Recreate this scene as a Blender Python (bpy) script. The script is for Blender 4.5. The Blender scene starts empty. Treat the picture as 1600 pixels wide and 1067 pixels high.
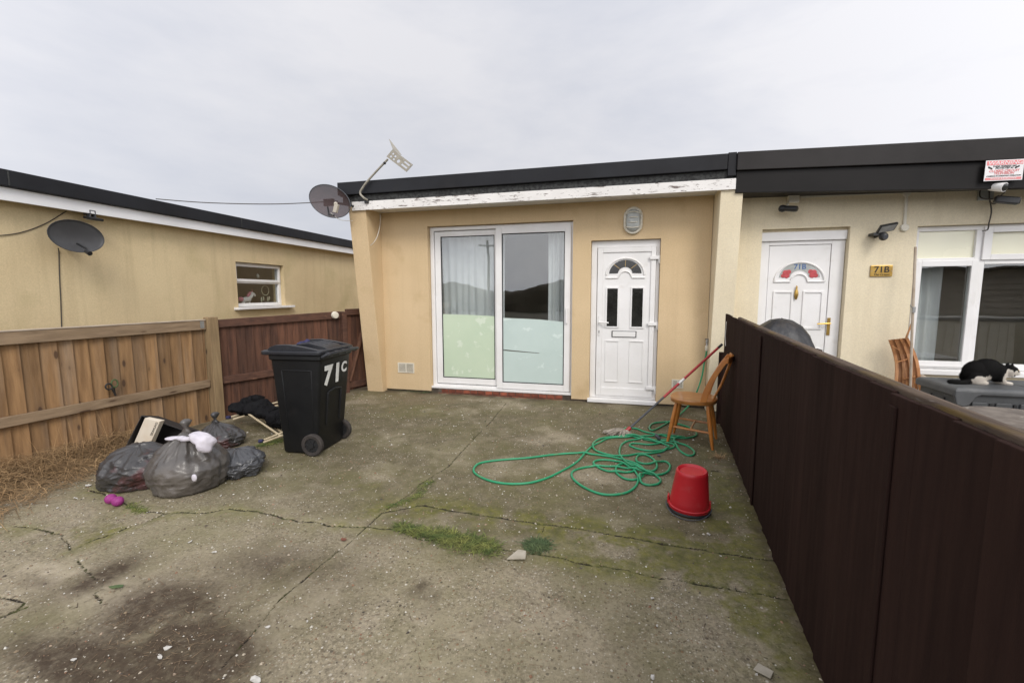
import bpy, bmesh, math, random
import numpy as np
from mathutils import Vector, Matrix, noise as mn
random.seed(7); RNG = np.random.default_rng(7)
S = bpy.context.scene; COL = S.collection
R = math.radians
# ------------------------------------------------------------------ camera
F = 690.0; PITCH = .109; YAW = .254; ROLL = -.003; EYE = 1.46
fw = Vector((-math.sin(YAW)*math.cos(PITCH), math.cos(YAW)*math.cos(PITCH), -math.sin(PITCH)))
_r0 = Vector((math.cos(YAW), math.sin(YAW), 0)); _u0 = _r0.cross(fw)
rt = _r0*math.cos(ROLL)+_u0*math.sin(ROLL); up = -_r0*math.sin(ROLL)+_u0*math.cos(ROLL)
CP = Vector((0, 0, EYE))
cd = bpy.data.cameras.new('camera'); cam = bpy.data.objects.new('camera', cd); COL.objects.link(cam)
cd.sensor_width = 36; cd.lens = F/1600*36; cd.clip_start = .05; cd.clip_end = 2000
cam.matrix_world = Matrix(((rt.x, up.x, -fw.x, CP.x), (rt.y, up.y, -fw.y, CP.y), (rt.z, up.z, -fw.z, CP.z), (0, 0, 0, 1)))
S.camera = cam
# ------------------------------------------------------------------ sky, sun, exposure
SUN_EL, SUN_AZ = 40, 146        # hidden behind bright cloud, behind the photographer
w = bpy.data.worlds.new('World'); S.world = w; w.use_nodes = True
nt = w.node_tree; nt.nodes.clear()
def N(t, k, **kw):
    n = t.nodes.new(k)
    for a, b in kw.items(): setattr(n, a, b)
    return n
out = N(nt, 'ShaderNodeOutputWorld'); bg = N(nt, 'ShaderNodeBackground'); nt.links.new(bg.outputs[0], out.inputs[0])
bg.inputs[1].default_value = .1
sky = N(nt, 'ShaderNodeTexSky', sky_type='NISHITA'); sky.sun_disc = False
sky.sun_elevation = R(SUN_EL); sky.sun_rotation = R(SUN_AZ); sky.dust_density = 3
tc = N(nt, 'ShaderNodeTexCoord')
mp = N(nt, 'ShaderNodeMapping'); mp.inputs['Scale'].default_value = (1.3, 1.0, 3.6); mp.inputs['Rotation'].default_value = (0, .25, .3)
nt.links.new(tc.outputs['Generated'], mp.inputs[0])
n1 = N(nt, 'ShaderNodeTexNoise'); n1.inputs['Scale'].default_value = 1.25; n1.inputs['Detail'].default_value = 7; n1.inputs['Roughness'].default_value = .56; n1.inputs['Distortion'].default_value = .15
nt.links.new(mp.outputs[0], n1.inputs['Vector'])
cr = N(nt, 'ShaderNodeValToRGB'); e = cr.color_ramp.elements
e[0].position = .33; e[0].color = (.60, .62, .69, 1); e[1].position = .60; e[1].color = (.775, .77, .80, 1)
nt.links.new(n1.outputs['Fac'], cr.inputs[0])
sx = N(nt, 'ShaderNodeSeparateXYZ'); nt.links.new(tc.outputs['Generated'], sx.inputs[0])
mr = N(nt, 'ShaderNodeMapRange'); mr.inputs['From Min'].default_value = .95; mr.inputs['From Max'].default_value = -.95
mr.inputs['To Min'].default_value = 8.3; mr.inputs['To Max'].default_value = 21.0
dp_ = N(nt, 'ShaderNodeVectorMath', operation='DOT_PRODUCT'); nt.links.new(tc.outputs['Generated'], dp_.inputs[0]); dp_.inputs[1].default_value = (-.36, .88, -.12)
nt.links.new(dp_.outputs['Value'], mr.inputs['Value'])
sc = N(nt, 'ShaderNodeVectorMath', operation='SCALE'); nt.links.new(cr.outputs[0], sc.inputs[0]); nt.links.new(mr.outputs[0], sc.inputs['Scale'])
mx = N(nt, 'ShaderNodeMix', data_type='RGBA'); mx.inputs['Factor'].default_value = .93
nt.links.new(sky.outputs[0], mx.inputs['A']); nt.links.new(sc.outputs[0], mx.inputs['B']); nt.links.new(mx.outputs['Result'], bg.inputs[0])
sd = bpy.data.lights.new('sun', 'SUN'); sun = bpy.data.objects.new('sun', sd); COL.objects.link(sun)
sd.energy = 1.5; sd.angle = R(22); sd.color = (1, .95, .88)
sun.location = (0, -10, 20)
_sdir = Vector((math.sin(R(SUN_AZ))*math.cos(R(SUN_EL)), math.cos(R(SUN_AZ))*math.cos(R(SUN_EL)), math.sin(R(SUN_EL))))
sun.rotation_euler = _sdir.to_track_quat('Z', 'Y').to_euler()
vs = S.view_settings; vs.view_transform = 'Standard'; vs.look = 'None'; vs.gamma = 1; vs.exposure = 0.22
S.cycles.max_bounces = 8; S.cycles.transparent_max_bounces = 12
# ------------------------------------------------------------------ projection helpers: a sight line of the survey photo met with a known plane
def ray(x, y): return fw+rt*((x-800)/F)-up*((y-533.5)/F)
def hit(x, y, n, p):
    d = ray(x, y); n = Vector(n); return CP+d*(((Vector(p)-CP).dot(n))/d.dot(n))
def G(x, y, z=0.): return hit(x, y, (0, 0, 1), (0, 0, z))
def Y(x, y, yy=5.9): return hit(x, y, (0, 1, 0), (0, yy, 0))
def LW(x, y, o=0.): return hit(x, y, (1, .0473, 0), (-6+o, 4, 0))
def LF(x, y, o=0.): return hit(x, y, (1, -.1138, 0), (-4.58+o, 4, 0))
# ------------------------------------------------------------------ objects
def tag(o, label=None, cat=None, group=None, kind=None):
    if label: o['label'] = label
    if cat: o['category'] = cat
    if group: o['group'] = group
    if kind: o['kind'] = kind
    return o
def thing(name, label, cat, loc=(0, 0, 0), group=None):
    o = bpy.data.objects.new(name, None); COL.objects.link(o); o.location = loc; o.empty_display_size = .1
    return tag(o, label, cat, group)
def origin(o):
    p = Vector((0, 0, 0))
    while o is not None: p = p+Vector(o.location); o = o.parent
    return p
class MB:
    def __init__(s): s.v = []; s.f = []; s.var = []; s.cur = .5
    def add(s, vs_, fs):
        b = len(s.v); s.v += [tuple(q) for q in vs_]; s.f += [tuple(i+b for i in q) for q in fs]; s.var += [s.cur]*len(vs_); return s
    def box(s, x0, x1, y0, y1, z0, z1):
        return s.add([(x0, y0, z0), (x1, y0, z0), (x1, y1, z0), (x0, y1, z0), (x0, y0, z1), (x1, y0, z1), (x1, y1, z1), (x0, y1, z1)],
                     [(0, 3, 2, 1), (4, 5, 6, 7), (0, 1, 5, 4), (1, 2, 6, 5), (2, 3, 7, 6), (3, 0, 4, 7)])
    def obox(s, c, a, b, d):           # half axes
        c, a, b, d = Vector(c), Vector(a), Vector(b), Vector(d)
        return s.add([c-a-b-d, c+a-b-d, c+a+b-d, c-a+b-d, c-a-b+d, c+a-b+d, c+a+b+d, c-a+b+d],
                     [(0, 3, 2, 1), (4, 5, 6, 7), (0, 1, 5, 4), (1, 2, 6, 5), (2, 3, 7, 6), (3, 0, 4, 7)])
    def bar(s, p, q, wd, th, side=(0, 0, 1)):
        p, q = Vector(p), Vector(q); d = (q-p); L = d.length; d.normalize(); a = d.cross(Vector(side)).normalized(); b = a.cross(d).normalized()
        return s.obox((p+q)/2, d*L/2, a*th/2, b*wd/2)
    def tube(s, pts, r, n=8, cap=True, flat=1.):
        pts = [Vector(p) for p in pts]; m = len(pts); vs_ = []; ref = None
        for i, p in enumerate(pts):
            t = (pts[min(i+1, m-1)]-pts[max(i-1, 0)]).normalized()
            if ref is None:
                ref = t.orthogonal().normalized() if abs(t.z) > .9 else t.cross(Vector((0, 0, 1))).normalized()
            a = (ref-t*ref.dot(t)).normalized(); ref = a; b = t.cross(a); rr = r[i] if hasattr(r, '__len__') else r
            for k in range(n):
                an = 2*math.pi*k/n; vs_.append(p+a*math.cos(an)*rr+b*math.sin(an)*rr*flat)
        fs = [(i*n+k, i*n+(k+1) % n, (i+1)*n+(k+1) % n, (i+1)*n+k) for i in range(m-1) for k in range(n)]
        if cap: fs += [tuple(range(n))[::-1], tuple((m-1)*n+k for k in range(n))]
        return s.add(vs_, fs)
    def lathe(s, prof, c=(0, 0, 0), axis=(0, 0, 1), n=24, xr=1., yr=1., xa=None, cap=True):
        c = Vector(c); ax = Vector(axis).normalized(); a = Vector(xa).normalized() if xa is not None else ax.orthogonal().normalized(); b = ax.cross(a); vs_ = []
        for r, z in prof:
            for k in range(n):
                an = 2*math.pi*k/n; vs_.append(c+ax*z+a*math.cos(an)*r*xr+b*math.sin(an)*r*yr)
        m = len(prof)
        fs = [(i*n+k, i*n+(k+1) % n, (i+1)*n+(k+1) % n, (i+1)*n+k) for i in range(m-1) for k in range(n)]
        if cap: fs += [tuple(range(n))[::-1], tuple((m-1)*n+k for k in range(n))]
        return s.add(vs_, fs)
    def prism(s, poly, O, a, b, d):    # polygon in (a,b) from O, pushed along vector d
        O, a, b, d = Vector(O), Vector(a), Vector(b), Vector(d); n = len(poly)
        A = [O+a*x+b*y for x, y in poly]
        return s.add(A+[p+d for p in A], [tuple(range(n))[::-1], tuple(range(n, 2*n))]+[(i, (i+1) % n, n+(i+1) % n, n+i) for i in range(n)])
    def rings(s, rings, closed=True, cap=True):
        n = len(rings[0]); m = len(rings); vs_ = [p for r_ in rings for p in r_]
        fs = [(i*n+k, i*n+(k+1) % n, (i+1)*n+(k+1) % n, (i+1)*n+k) for i in range(m-1) for k in range(n if closed else n-1)]
        if cap and closed: fs += [tuple(range(n))[::-1], tuple((m-1)*n+k for k in range(n))]
        return s.add(vs_, fs)
    def build(s, name, mat, parent=None, smooth=False, bevel=0, weld=True, recalc=True):
        me = bpy.data.meshes.new(name); V = np.array(s.v, float)
        if parent is None:
            o0 = np.array([(V[:, 0].min()+V[:, 0].max())/2, (V[:, 1].min()+V[:, 1].max())/2, V[:, 2].min()])
        else: o0 = np.array(origin(parent))
        me.from_pydata([tuple(p) for p in V-o0], [], s.f)
        at = me.attributes.new('var', 'FLOAT', 'POINT'); at.data.foreach_set('value', np.array(s.var, np.float32))
        if recalc:
            bm = bmesh.new(); bm.from_mesh(me); bmesh.ops.recalc_face_normals(bm, faces=bm.faces); bm.to_mesh(me); bm.free()
        if smooth: me.shade_smooth()
        me.materials.append(mat)
        o = bpy.data.objects.new(name, me); COL.objects.link(o)
        if parent is None: o.location = o0
        else: o.parent = parent
        if bevel:
            b = o.modifiers.new('bevel', 'BEVEL'); b.width = bevel; b.segments = 2; b.limit_method = 'ANGLE'; b.angle_limit = R(35); b.harden_normals = False
        if smooth == 'auto':
            me.set_sharp_from_angle(angle=R(38))
        return o
def copy_tree(o, parent=None):
    c = o.copy(); COL.objects.link(c); c.parent = parent
    for ch in o.children: copy_tree(ch, c)
    return c
def text(name, s_, size, O, a, b, mat, parent, align='CENTER', ext=.0012, bold=0., shear=0., sx=1.):
    cu = bpy.data.curves.new(name, 'FONT'); cu.body = s_; cu.size = size; cu.align_x = align; cu.align_y = 'CENTER'; cu.extrude = ext; cu.offset = bold; cu.shear = shear
    t = bpy.data.objects.new(name, cu); COL.objects.link(t); bpy.context.view_layer.update()
    me = bpy.data.meshes.new_from_object(t.evaluated_get(bpy.context.evaluated_depsgraph_get())); bpy.data.objects.remove(t)
    O, a, b = Vector(O), Vector(a).normalized(), Vector(b).normalized(); n = a.cross(b); o0 = origin(parent)
    for v in me.vertices: p = v.co.copy(); v.co = O+a*p.x*sx+b*p.y+n*p.z-o0
    me.materials.clear(); me.materials.append(mat)
    o = bpy.data.objects.new(name, me); COL.objects.link(o); o.parent = parent
    return o
# ------------------------------------------------------------------ materials
def rgba(c): return (c[0], c[1], c[2], 1)
def pm(name, c1, c2=None, scale=6., rough=.7, bump=0., bscale=80., metal=0., spots=None, stretch=(1, 1, 1), var=0., lo=.35, hi=.65, detail=6., coat=0., bstretch=None, spec=.5, second=None, rvar=.12, alpha=None, bdist=.01, trans=0., streak=None, grain=0., knots=None):
    m = bpy.data.materials.new(name); m.use_nodes = True; t = m.node_tree; p = t.nodes['Principled BSDF']
    tcn = N(t, 'ShaderNodeTexCoord'); mpn = N(t, 'ShaderNodeMapping'); mpn.inputs['Scale'].default_value = stretch; t.links.new(tcn.outputs['Object'], mpn.inputs[0])
    vec = mpn.outputs[0]
    def noise(sc_, det=detail, ro=.55, v=vec):
        n = N(t, 'ShaderNodeTexNoise'); n.inputs['Scale'].default_value = sc_; n.inputs['Detail'].default_value = det; n.inputs['Roughness'].default_value = ro; t.links.new(v, n.inputs['Vector']); return n.outputs['Fac']
    def ramp(src, a, b):
        r_ = N(t, 'ShaderNodeMapRange'); r_.inputs['From Min'].default_value = a; r_.inputs['From Max'].default_value = b; t.links.new(src, r_.inputs['Value']); return r_.outputs[0]
    def mix(fac, A, B, mode='MIX'):
        n = N(t, 'ShaderNodeMix', data_type='RGBA', blend_type=mode)
        for k, x in (('Factor', fac), ('A', A), ('B', B)):
            if isinstance(x, (int, float)): n.inputs[k].default_value = x
            elif isinstance(x, tuple): n.inputs[k].default_value = rgba(x)
            else: t.links.new(x, n.inputs[k])
        return n.outputs['Result']
    col = c1
    base = noise(scale)
    if c2 is not None: col = mix(ramp(base, lo, hi), tuple(c1), tuple(c2))
    if second:                          # colour, scale, lo, hi, amount
        c3, s3, l3, h3, a3 = second; f = ramp(noise(s3), l3, h3)
        mm = N(t, 'ShaderNodeMath', operation='MULTIPLY'); t.links.new(f, mm.inputs[0]); mm.inputs[1].default_value = a3; col = mix(mm.outputs[0], col, tuple(c3))
    if knots:
        mk = N(t, 'ShaderNodeMapping'); mk.inputs['Scale'].default_value = knots[0]; t.links.new(tcn.outputs['Object'], mk.inputs[0]); vk = N(t, 'ShaderNodeTexVoronoi'); vk.inputs['Scale'].default_value = 1.; t.links.new(mk.outputs[0], vk.inputs['Vector'])
        hal = ramp(vk.outputs['Distance'], knots[1]*2.0, knots[1]*.9); mh = N(t, 'ShaderNodeMath', operation='MULTIPLY'); t.links.new(hal, mh.inputs[0]); mh.inputs[1].default_value = .22
        col = mix(mh.outputs[0], col, tuple(q*.62 for q in c2)); col = mix(ramp(vk.outputs['Distance'], knots[1]*.85, knots[1]*.55), col, (.075, .04, .02))
    if streak:                          # rain streaks: colour, amount
        ms = N(t, 'ShaderNodeMapping'); ms.inputs['Scale'].default_value = (7, 7, .45); t.links.new(tcn.outputs['Object'], ms.inputs[0]); f = ramp(noise(1., 5, .6, ms.outputs[0]), .52, .78)
        mm = N(t, 'ShaderNodeMath', operation='MULTIPLY'); t.links.new(f, mm.inputs[0]); mm.inputs[1].default_value = streak[1]; col = mix(mm.outputs[0], col, tuple(streak[0]))
    if grain:
        gr = N(t, 'ShaderNodeMapRange'); gr.inputs['From Min'].default_value = .3; gr.inputs['From Max'].default_value = .7; gr.inputs['To Min'].default_value = 1-grain; gr.inputs['To Max'].default_value = 1+grain; t.links.new(noise(70, 4, .7), gr.inputs['Value'])
        vg = N(t, 'ShaderNodeVectorMath', operation='SCALE')
        if isinstance(col, tuple): vg.inputs[0].default_value = col
        else: t.links.new(col, vg.inputs[0])
        t.links.new(gr.outputs[0], vg.inputs['Scale']); col = vg.outputs[0]
    if spots:                           # colour, scale, lo, hi
        c3, s3, l3, h3 = spots; col = mix(ramp(noise(s3, 4), l3, h3), col, tuple(c3))
    if var:
        at = N(t, 'ShaderNodeAttribute', attribute_name='var'); q = N(t, 'ShaderNodeMapRange'); q.inputs['To Min'].default_value = 1-var; q.inputs['To Max'].default_value = 1+var
        t.links.new(at.outputs['Fac'], q.inputs['Value']); vm = N(t, 'ShaderNodeVectorMath', operation='SCALE')
        if isinstance(col, tuple): vm.inputs[0].default_value = col
        else: t.links.new(col, vm.inputs[0])
        t.links.new(q.outputs[0], vm.inputs['Scale']); col = vm.outputs[0]
    if isinstance(col, (tuple, list)): p.inputs['Base Color'].default_value = rgba(col)
    else: t.links.new(col, p.inputs['Base Color'])
    rr = N(t, 'ShaderNodeMapRange'); rr.inputs['To Min'].default_value = max(0.02, rough-rvar); rr.inputs['To Max'].default_value = min(1, rough+rvar); t.links.new(base, rr.inputs['Value']); t.links.new(rr.outputs[0], p.inputs['Roughness'])
    p.inputs['Metallic'].default_value = metal; p.inputs['Coat Weight'].default_value = coat; p.inputs['Specular IOR Level'].default_value = spec
    if trans: p.inputs['Transmission Weight'].default_value = trans
    if alpha is not None: p.inputs['Alpha'].default_value = alpha
    if bump:
        v2 = vec
        if bstretch: m2 = N(t, 'ShaderNodeMapping'); m2.inputs['Scale'].default_value = bstretch; t.links.new(tcn.outputs['Object'], m2.inputs[0]); v2 = m2.outputs[0]
        b = N(t, 'ShaderNodeBump'); b.inputs['Strength'].default_value = bump; b.inputs['Distance'].default_value = bdist; t.links.new(noise(bscale, 5, .6, v2), b.inputs['Height']); t.links.new(b.outputs[0], p.inputs['Normal'])
    return m
M = {}
M['wall_tan'] = pm('wall_tan', (.63, .478, .288), (.58, .435, .255), 1.3, .9, .35, 170, second=((.40, .27, .13), 2.2, .58, .8, .55), spots=((.25, .18, .10), 9, .74, .78), bdist=.006, streak=((.40, .29, .165), .22), grain=.10)
M['wall_ochre'] = pm('wall_ochre', (.65, .525, .315), (.59, .465, .275), .9, .9, .35, 170, second=((.40, .33, .16), 1.5, .52, .78, .6), spots=((.22, .16, .09), 5, .74, .77), bdist=.006, streak=((.40, .31, .17), .38), grain=.10)
M['wall_cream'] = pm('wall_cream', (.74, .655, .48), (.68, .595, .425), 1.2, .9, .35, 170, second=((.52, .43, .28), 2, .58, .8, .4), bdist=.006, streak=((.48, .39, .26), .3), grain=.09)
M['upvc'] = pm('upvc', (.80, .79, .78), (.74, .73, .71), 3, .35, .03, 60, second=((.50, .46, .40), 7, .62, .85, .45))
M['white_board'] = pm('white_board', (.80, .80, .80), (.72, .72, .72), 2, .5, .05, 60)
M['trim_black'] = pm('trim_black', (.017, .018, .021), (.012, .012, .014), 2, .55, .05, 30, second=((.03, .03, .03), 4, .55, .8, .4), spec=.22)
M['trim_brown'] = pm('trim_brown', (.020, .017, .016), (.013, .011, .010), 2, .5, .05, 30, second=((.035, .03, .026), 4, .6, .8, .3), spec=.25)
M['fascia_dark'] = pm('fascia_dark', (.0105, .0092, .0085), (.007, .0062, .006), 2, .5, .05, 30, second=((.02, .017, .014), 4, .6, .8, .3), spec=.18)
M['felt'] = pm('felt', (.05, .052, .05), (.02, .02, .02), 40, .95, .5, 200, lo=.4, hi=.6)
M['brick'] = pm('brick', (.30, .085, .045), (.17, .05, .03), 9, .9, .3, 120, var=.4)
M['mortar'] = pm('mortar', (.16, .13, .10), (.08, .065, .05), 10, .95, .3, 90)
M['damp'] = pm('damp', (.05, .04, .03), (.11, .08, .055), 12, .95, .3, 90)
M['dark_room'] = pm('dark_room', (.34, .285, .235), (.28, .235, .19), 2, .9)
M['curtain'] = pm('curtain', (.74, .75, .76), (.66, .67, .69), 3, .95, .1, 60, bstretch=(1, 1, .2))
M['film_green'] = pm('film_green', (.55, .65, .49), (.50, .61, .455), 2, .35, .12, 20, spots=((.63, .71, .58), 7, .59, .64))
M['film_blue'] = pm('film_blue', (.53, .63, .595), (.49, .59, .555), 2, .35, .12, 20, spots=((.61, .70, .665), 6, .58, .63))
M['gasket'] = pm('gasket', (.012, .012, .013), None, 2, .6)
M['dark_glass'] = pm('dark_glass', (.012, .012, .011), (.02, .02, .018), 12, .08, .06, 40, rvar=.03, spec=.6)
M['cream_opaque'] = pm('cream_opaque', (.84, .82, .64), (.80, .78, .60), 1.2, .25, coat=.6)
M['bar_gold'] = pm('bar_gold', (.62, .42, .16), None, 4, .4)
M['brass'] = pm('brass', (.55, .36, .10), (.42, .26, .07), 18, .32, .05, 60, metal=.85)
M['steel'] = pm('steel', (.42, .42, .41), (.30, .30, .29), 20, .4, .05, 60, metal=.7)
M['aerial_paint'] = pm('aerial_paint', (.33, .305, .25), (.25, .23, .185), 20, .5, .1, 80, spots=((.30, .16, .07), 30, .66, .72))
M['black_plastic'] = pm('black_plastic', (.013, .014, .015), (.02, .02, .021), 5, .45, .06, 150)
M['bin_plastic'] = pm('bin_plastic', (.0075, .0078, .0085), (.012, .0125, .013), 3, .46, .12, 260, second=((.04, .036, .033), 5, .62, .8, .4), rvar=.1, spec=.3)
M['bin_lid'] = pm('bin_lid', (.010, .011, .015), (.017, .018, .022), 3, .4, .12, 200, second=((.08, .08, .08), 6, .60, .8, .4))
M['tyre'] = pm('tyre', (.045, .037, .032), (.028, .024, .022), 14, .85, .2, 120)
M['lettering_white'] = pm('lettering_white', (.80, .80, .77), (.7, .7, .66), 20, .5)
M['lettering_black'] = pm('lettering_black', (.02, .015, .01), None, 5, .5)
M['lettering_red'] = pm('lettering_red', (.70, .17, .17), None, 5, .5)
M['lettering_blue'] = pm('lettering_blue', (.05, .12, .30), None, 5, .4)
M['sign_white'] = pm('sign_white', (.78, .76, .76), (.7, .68, .68), 6, .45)
M['sign_red'] = pm('sign_red', (.74, .24, .25), (.66, .2, .2), 6, .45)
M['petal_red'] = pm('petal_red', (.55, .08, .09), (.4, .06, .06), 30, .3)
M['fence_light'] = pm('fence_light', (.285, .165, .073), (.180, .100, .043), 5, .85, .35, 30, stretch=(6, 6, .5), bstretch=(12, 12, .5), var=.22, knots=((8.5, 8.5, 3.2), .165), second=((.24, .19, .14), 1.6, .45, .75, .55), spots=((.07, .035, .018), 2.6, .72, .77))
M['rail_light'] = pm('rail_light', (.29, .205, .125), (.19, .13, .078), 5, .85, .35, 30, stretch=(6, .5, 6), bstretch=(12, .5, 12), knots=((8, 2.6, 12), .17), second=((.24, .17, .10), 3, .5, .7, .5), spots=((.10, .055, .03), 2.8, .70, .75))
M['post_light'] = pm('post_light', (.30, .21, .11), (.20, .135, .07), 5, .85, .35, 30, stretch=(5, 5, .5), bstretch=(12, 12, .5), knots=((9, 9, 3.5), .22))
M['fence_red'] = pm('fence_red', (.112, .046, .024), (.055, .023, .013), 5, .8, .35, 30, stretch=(6, 6, .5), bstretch=(12, 12, .5), var=.4, spots=((.20, .10, .07), 9, .72, .78))
M['rail_red'] = pm('rail_red', (.105, .047, .028), (.066, .030, .019), 5, .8, .35, 30, stretch=(5, .6, 5), spots=((.20, .10, .06), 4, .66, .74))
M['brace_wood'] = pm('brace_wood', (.16, .075, .042), (.09, .04, .024), 8, .85, .3, 40, stretch=(3, 3, 1))
M['fence_dark'] = pm('fence_dark', (.0290, .0155, .0122), (.0225, .0122, .0100), 5, .85, .18, 26, stretch=(6, 6, .5), bstretch=(14, 14, .6), var=.14, spots=((.030, .018, .014), 3, .62, .75), spec=.07)
M['cap_wood'] = pm('cap_wood', (.125, .085, .055), (.06, .04, .028), 4, .9, .4, 40, stretch=(8, .8, 8), second=((.16, .10, .015), 3, .52, .66, .7), spots=((.24, .22, .19), 8, .66, .75))
M['twig'] = pm('twig', (.17, .12, .07), (.10, .065, .04), 4, .9, var=.5)
M['straw'] = pm('straw', (.36, .235, .115), (.24, .15, .07), 4, .9, var=.5)
M['grass'] = pm('grass', (.055, .088, .018), (.17, .18, .045), 12, .85, var=.6)
M['weed'] = pm('weed', (.05, .085, .03), (.08, .11, .04), 10, .8, var=.4)
M['rust'] = pm('rust', (.17, .06, .035), (.11, .04, .025), 20, .85)
M['paper'] = pm('paper', (.54, .52, .48), (.38, .36, .32), 12, .9, var=.25)
M['stone'] = pm('stone', (.40, .36, .29), (.30, .27, .21), 12, .9, .2, 60)
M['chair_wood'] = pm('chair_wood', (.50, .19, .036), (.37, .125, .022), 6, .33, .06, 60, stretch=(3, 3, 1), coat=.3)
M['seat_wood'] = pm('seat_wood', (.43, .18, .045), (.30, .115, .028), 5, .36, .05, 60, stretch=(1, 7, 3), coat=.25, second=((.20, .08, .03), 9, .6, .8, .6))
M['hose'] = pm('hose', (.018, .24, .105), (.025, .30, .14), 8, .35, .04, 60, var=.15, second=((.22, .24, .09), 7, .60, .76, .6))
M['bucket'] = pm('bucket', (.48, .014, .022), (.40, .012, .018), 4, .38, .05, 40, second=((.42, .08, .08), 10, .6, .8, .5))
M['mop_red'] = pm('mop_red', (.42, .025, .03), (.33, .02, .022), 12, .4)
M['mop_cord'] = pm('mop_cord', (.38, .34, .28), (.25, .21, .17), 30, .95, var=.35)
M['grey_handle'] = pm('grey_handle', (.07, .075, .085), (.05, .052, .06), 20, .5)
M['bag'] = pm('bag', (.095, .086, .078), (.052, .048, .046), 3.0, .36, .18, 28, second=((.15, .132, .115), 2.4, .48, .62, .7), coat=.12, bstretch=(1, 1, 2.2), bdist=.02)
M['bag_red'] = pm('bag_red', (.055, .052, .052), (.035, .034, .034), 4, .36, .25, 34, second=((.22, .04, .04), 4, .56, .72, .6), coat=.12, bdist=.02)
M['bag_slate'] = pm('bag_slate', (.072, .074, .08), (.045, .046, .05), 4, .36, .3, 30, coat=.12, bdist=.02)
M['cloth_white'] = pm('cloth_white', (.60, .57, .61), (.50, .47, .52), 8, .95, .3, 50)
M['cloth_black'] = pm('cloth_black', (.007, .007, .008), (.012, .012, .013), 14, .95, .5, 60, spec=.1)
M['cloth_navy'] = pm('cloth_navy', (.02, .022, .07), (.035, .03, .09), 14, .8, .4, 60)
M['pole_cream'] = pm('pole_cream', (.55, .46, .31), (.42, .34, .22), 16, .5)
M['card_black'] = pm('card_black', (.014, .012, .011), (.025, .02, .018), 6, .7)
M['card_white'] = pm('card_white', (.66, .60, .50), (.60, .50, .38), 5, .7, second=((.55, .28, .10), 5, .58, .8, .7))
M['purple'] = pm('purple', (.30, .035, .20), (.22, .02, .14), 30, .6, .3, 80)
M['dish_grey'] = pm('dish_grey', (.065, .065, .067), (.048, .048, .05), 6, .6, .05, 60, spots=((.22, .22, .20), 14, .69, .74))
M['dish_brown'] = pm('dish_brown', (.070, .046, .045), (.058, .040, .039), 6, .7, alpha=.86, spec=.2)
M['lnb'] = pm('lnb', (.50, .46, .39), (.42, .38, .31), 12, .6)
M['box_grey'] = pm('box_grey', (.085, .088, .09), (.062, .065, .067), 6, .55, .12, 160, second=((.18, .18, .17), 4, .55, .75, .5))
M['box_side'] = pm('box_side', (.058, .061, .063), (.044, .046, .048), 6, .6, .15, 120)
M['cover'] = pm('cover', (.022, .022, .025), (.016, .016, .018), 5, .46, .35, 24, second=((.14, .115, .09), 3, .55, .75, .5), bdist=.02)
M['bamboo'] = pm('bamboo', (.42, .20, .075), (.29, .12, .045), 8, .6, .15, 40, stretch=(4, 4, 1), var=.35)
M['pole_grey'] = pm('pole_grey', (.44, .37, .29), (.34, .27, .2), 10, .6)
M['wicker'] = pm('wicker', (.20, .17, .14), (.11, .09, .075), 12, .9, .5, 60, spots=((.42, .40, .34), 9, .64, .7))
M['lamp_white'] = pm('lamp_white', (.70, .66, .56), (.62, .58, .47), 8, .45)
M['lamp_glass'] = pm('lamp_glass', (.42, .44, .42), (.34, .35, .33), 12, .18, .3, 60)
M['cable'] = pm('cable', (.05, .042, .035), None, 5, .6)
M['cable_white'] = pm('cable_white', (.62, .60, .55), None, 5, .5)
M['shed_wood'] = pm('shed_wood', (.34, .30, .25), (.26, .23, .19), 4, .85, .2, 30, stretch=(.6, 4, 4))
M['tile_roof'] = pm('tile_roof', (.07, .056, .05), (.05, .04, .036), 6, .9, .3, 20)
M['hedge'] = pm('hedge', (.075, .068, .045), (.11, .09, .06), 3, .95, .5, 12, var=.4)
M['far_ground'] = pm('far_ground', (.10, .092, .07), (.15, .135, .10), .4, .95, .3, 20, second=((.06, .08, .03), .15, .5, .6, .7))
M['paving'] = pm('paving', (.22, .20, .17), (.15, .14, .12), 2, .95, .3, 60)
M['unicorn'] = pm('unicorn', (.74, .72, .72), None, 6, .5)
M['pink'] = pm('pink', (.60, .20, .28), (.5, .15, .22), 20, .6)
M['dream'] = pm('dream', (.45, .50, .36), (.5, .45, .35), 20, .7)
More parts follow.
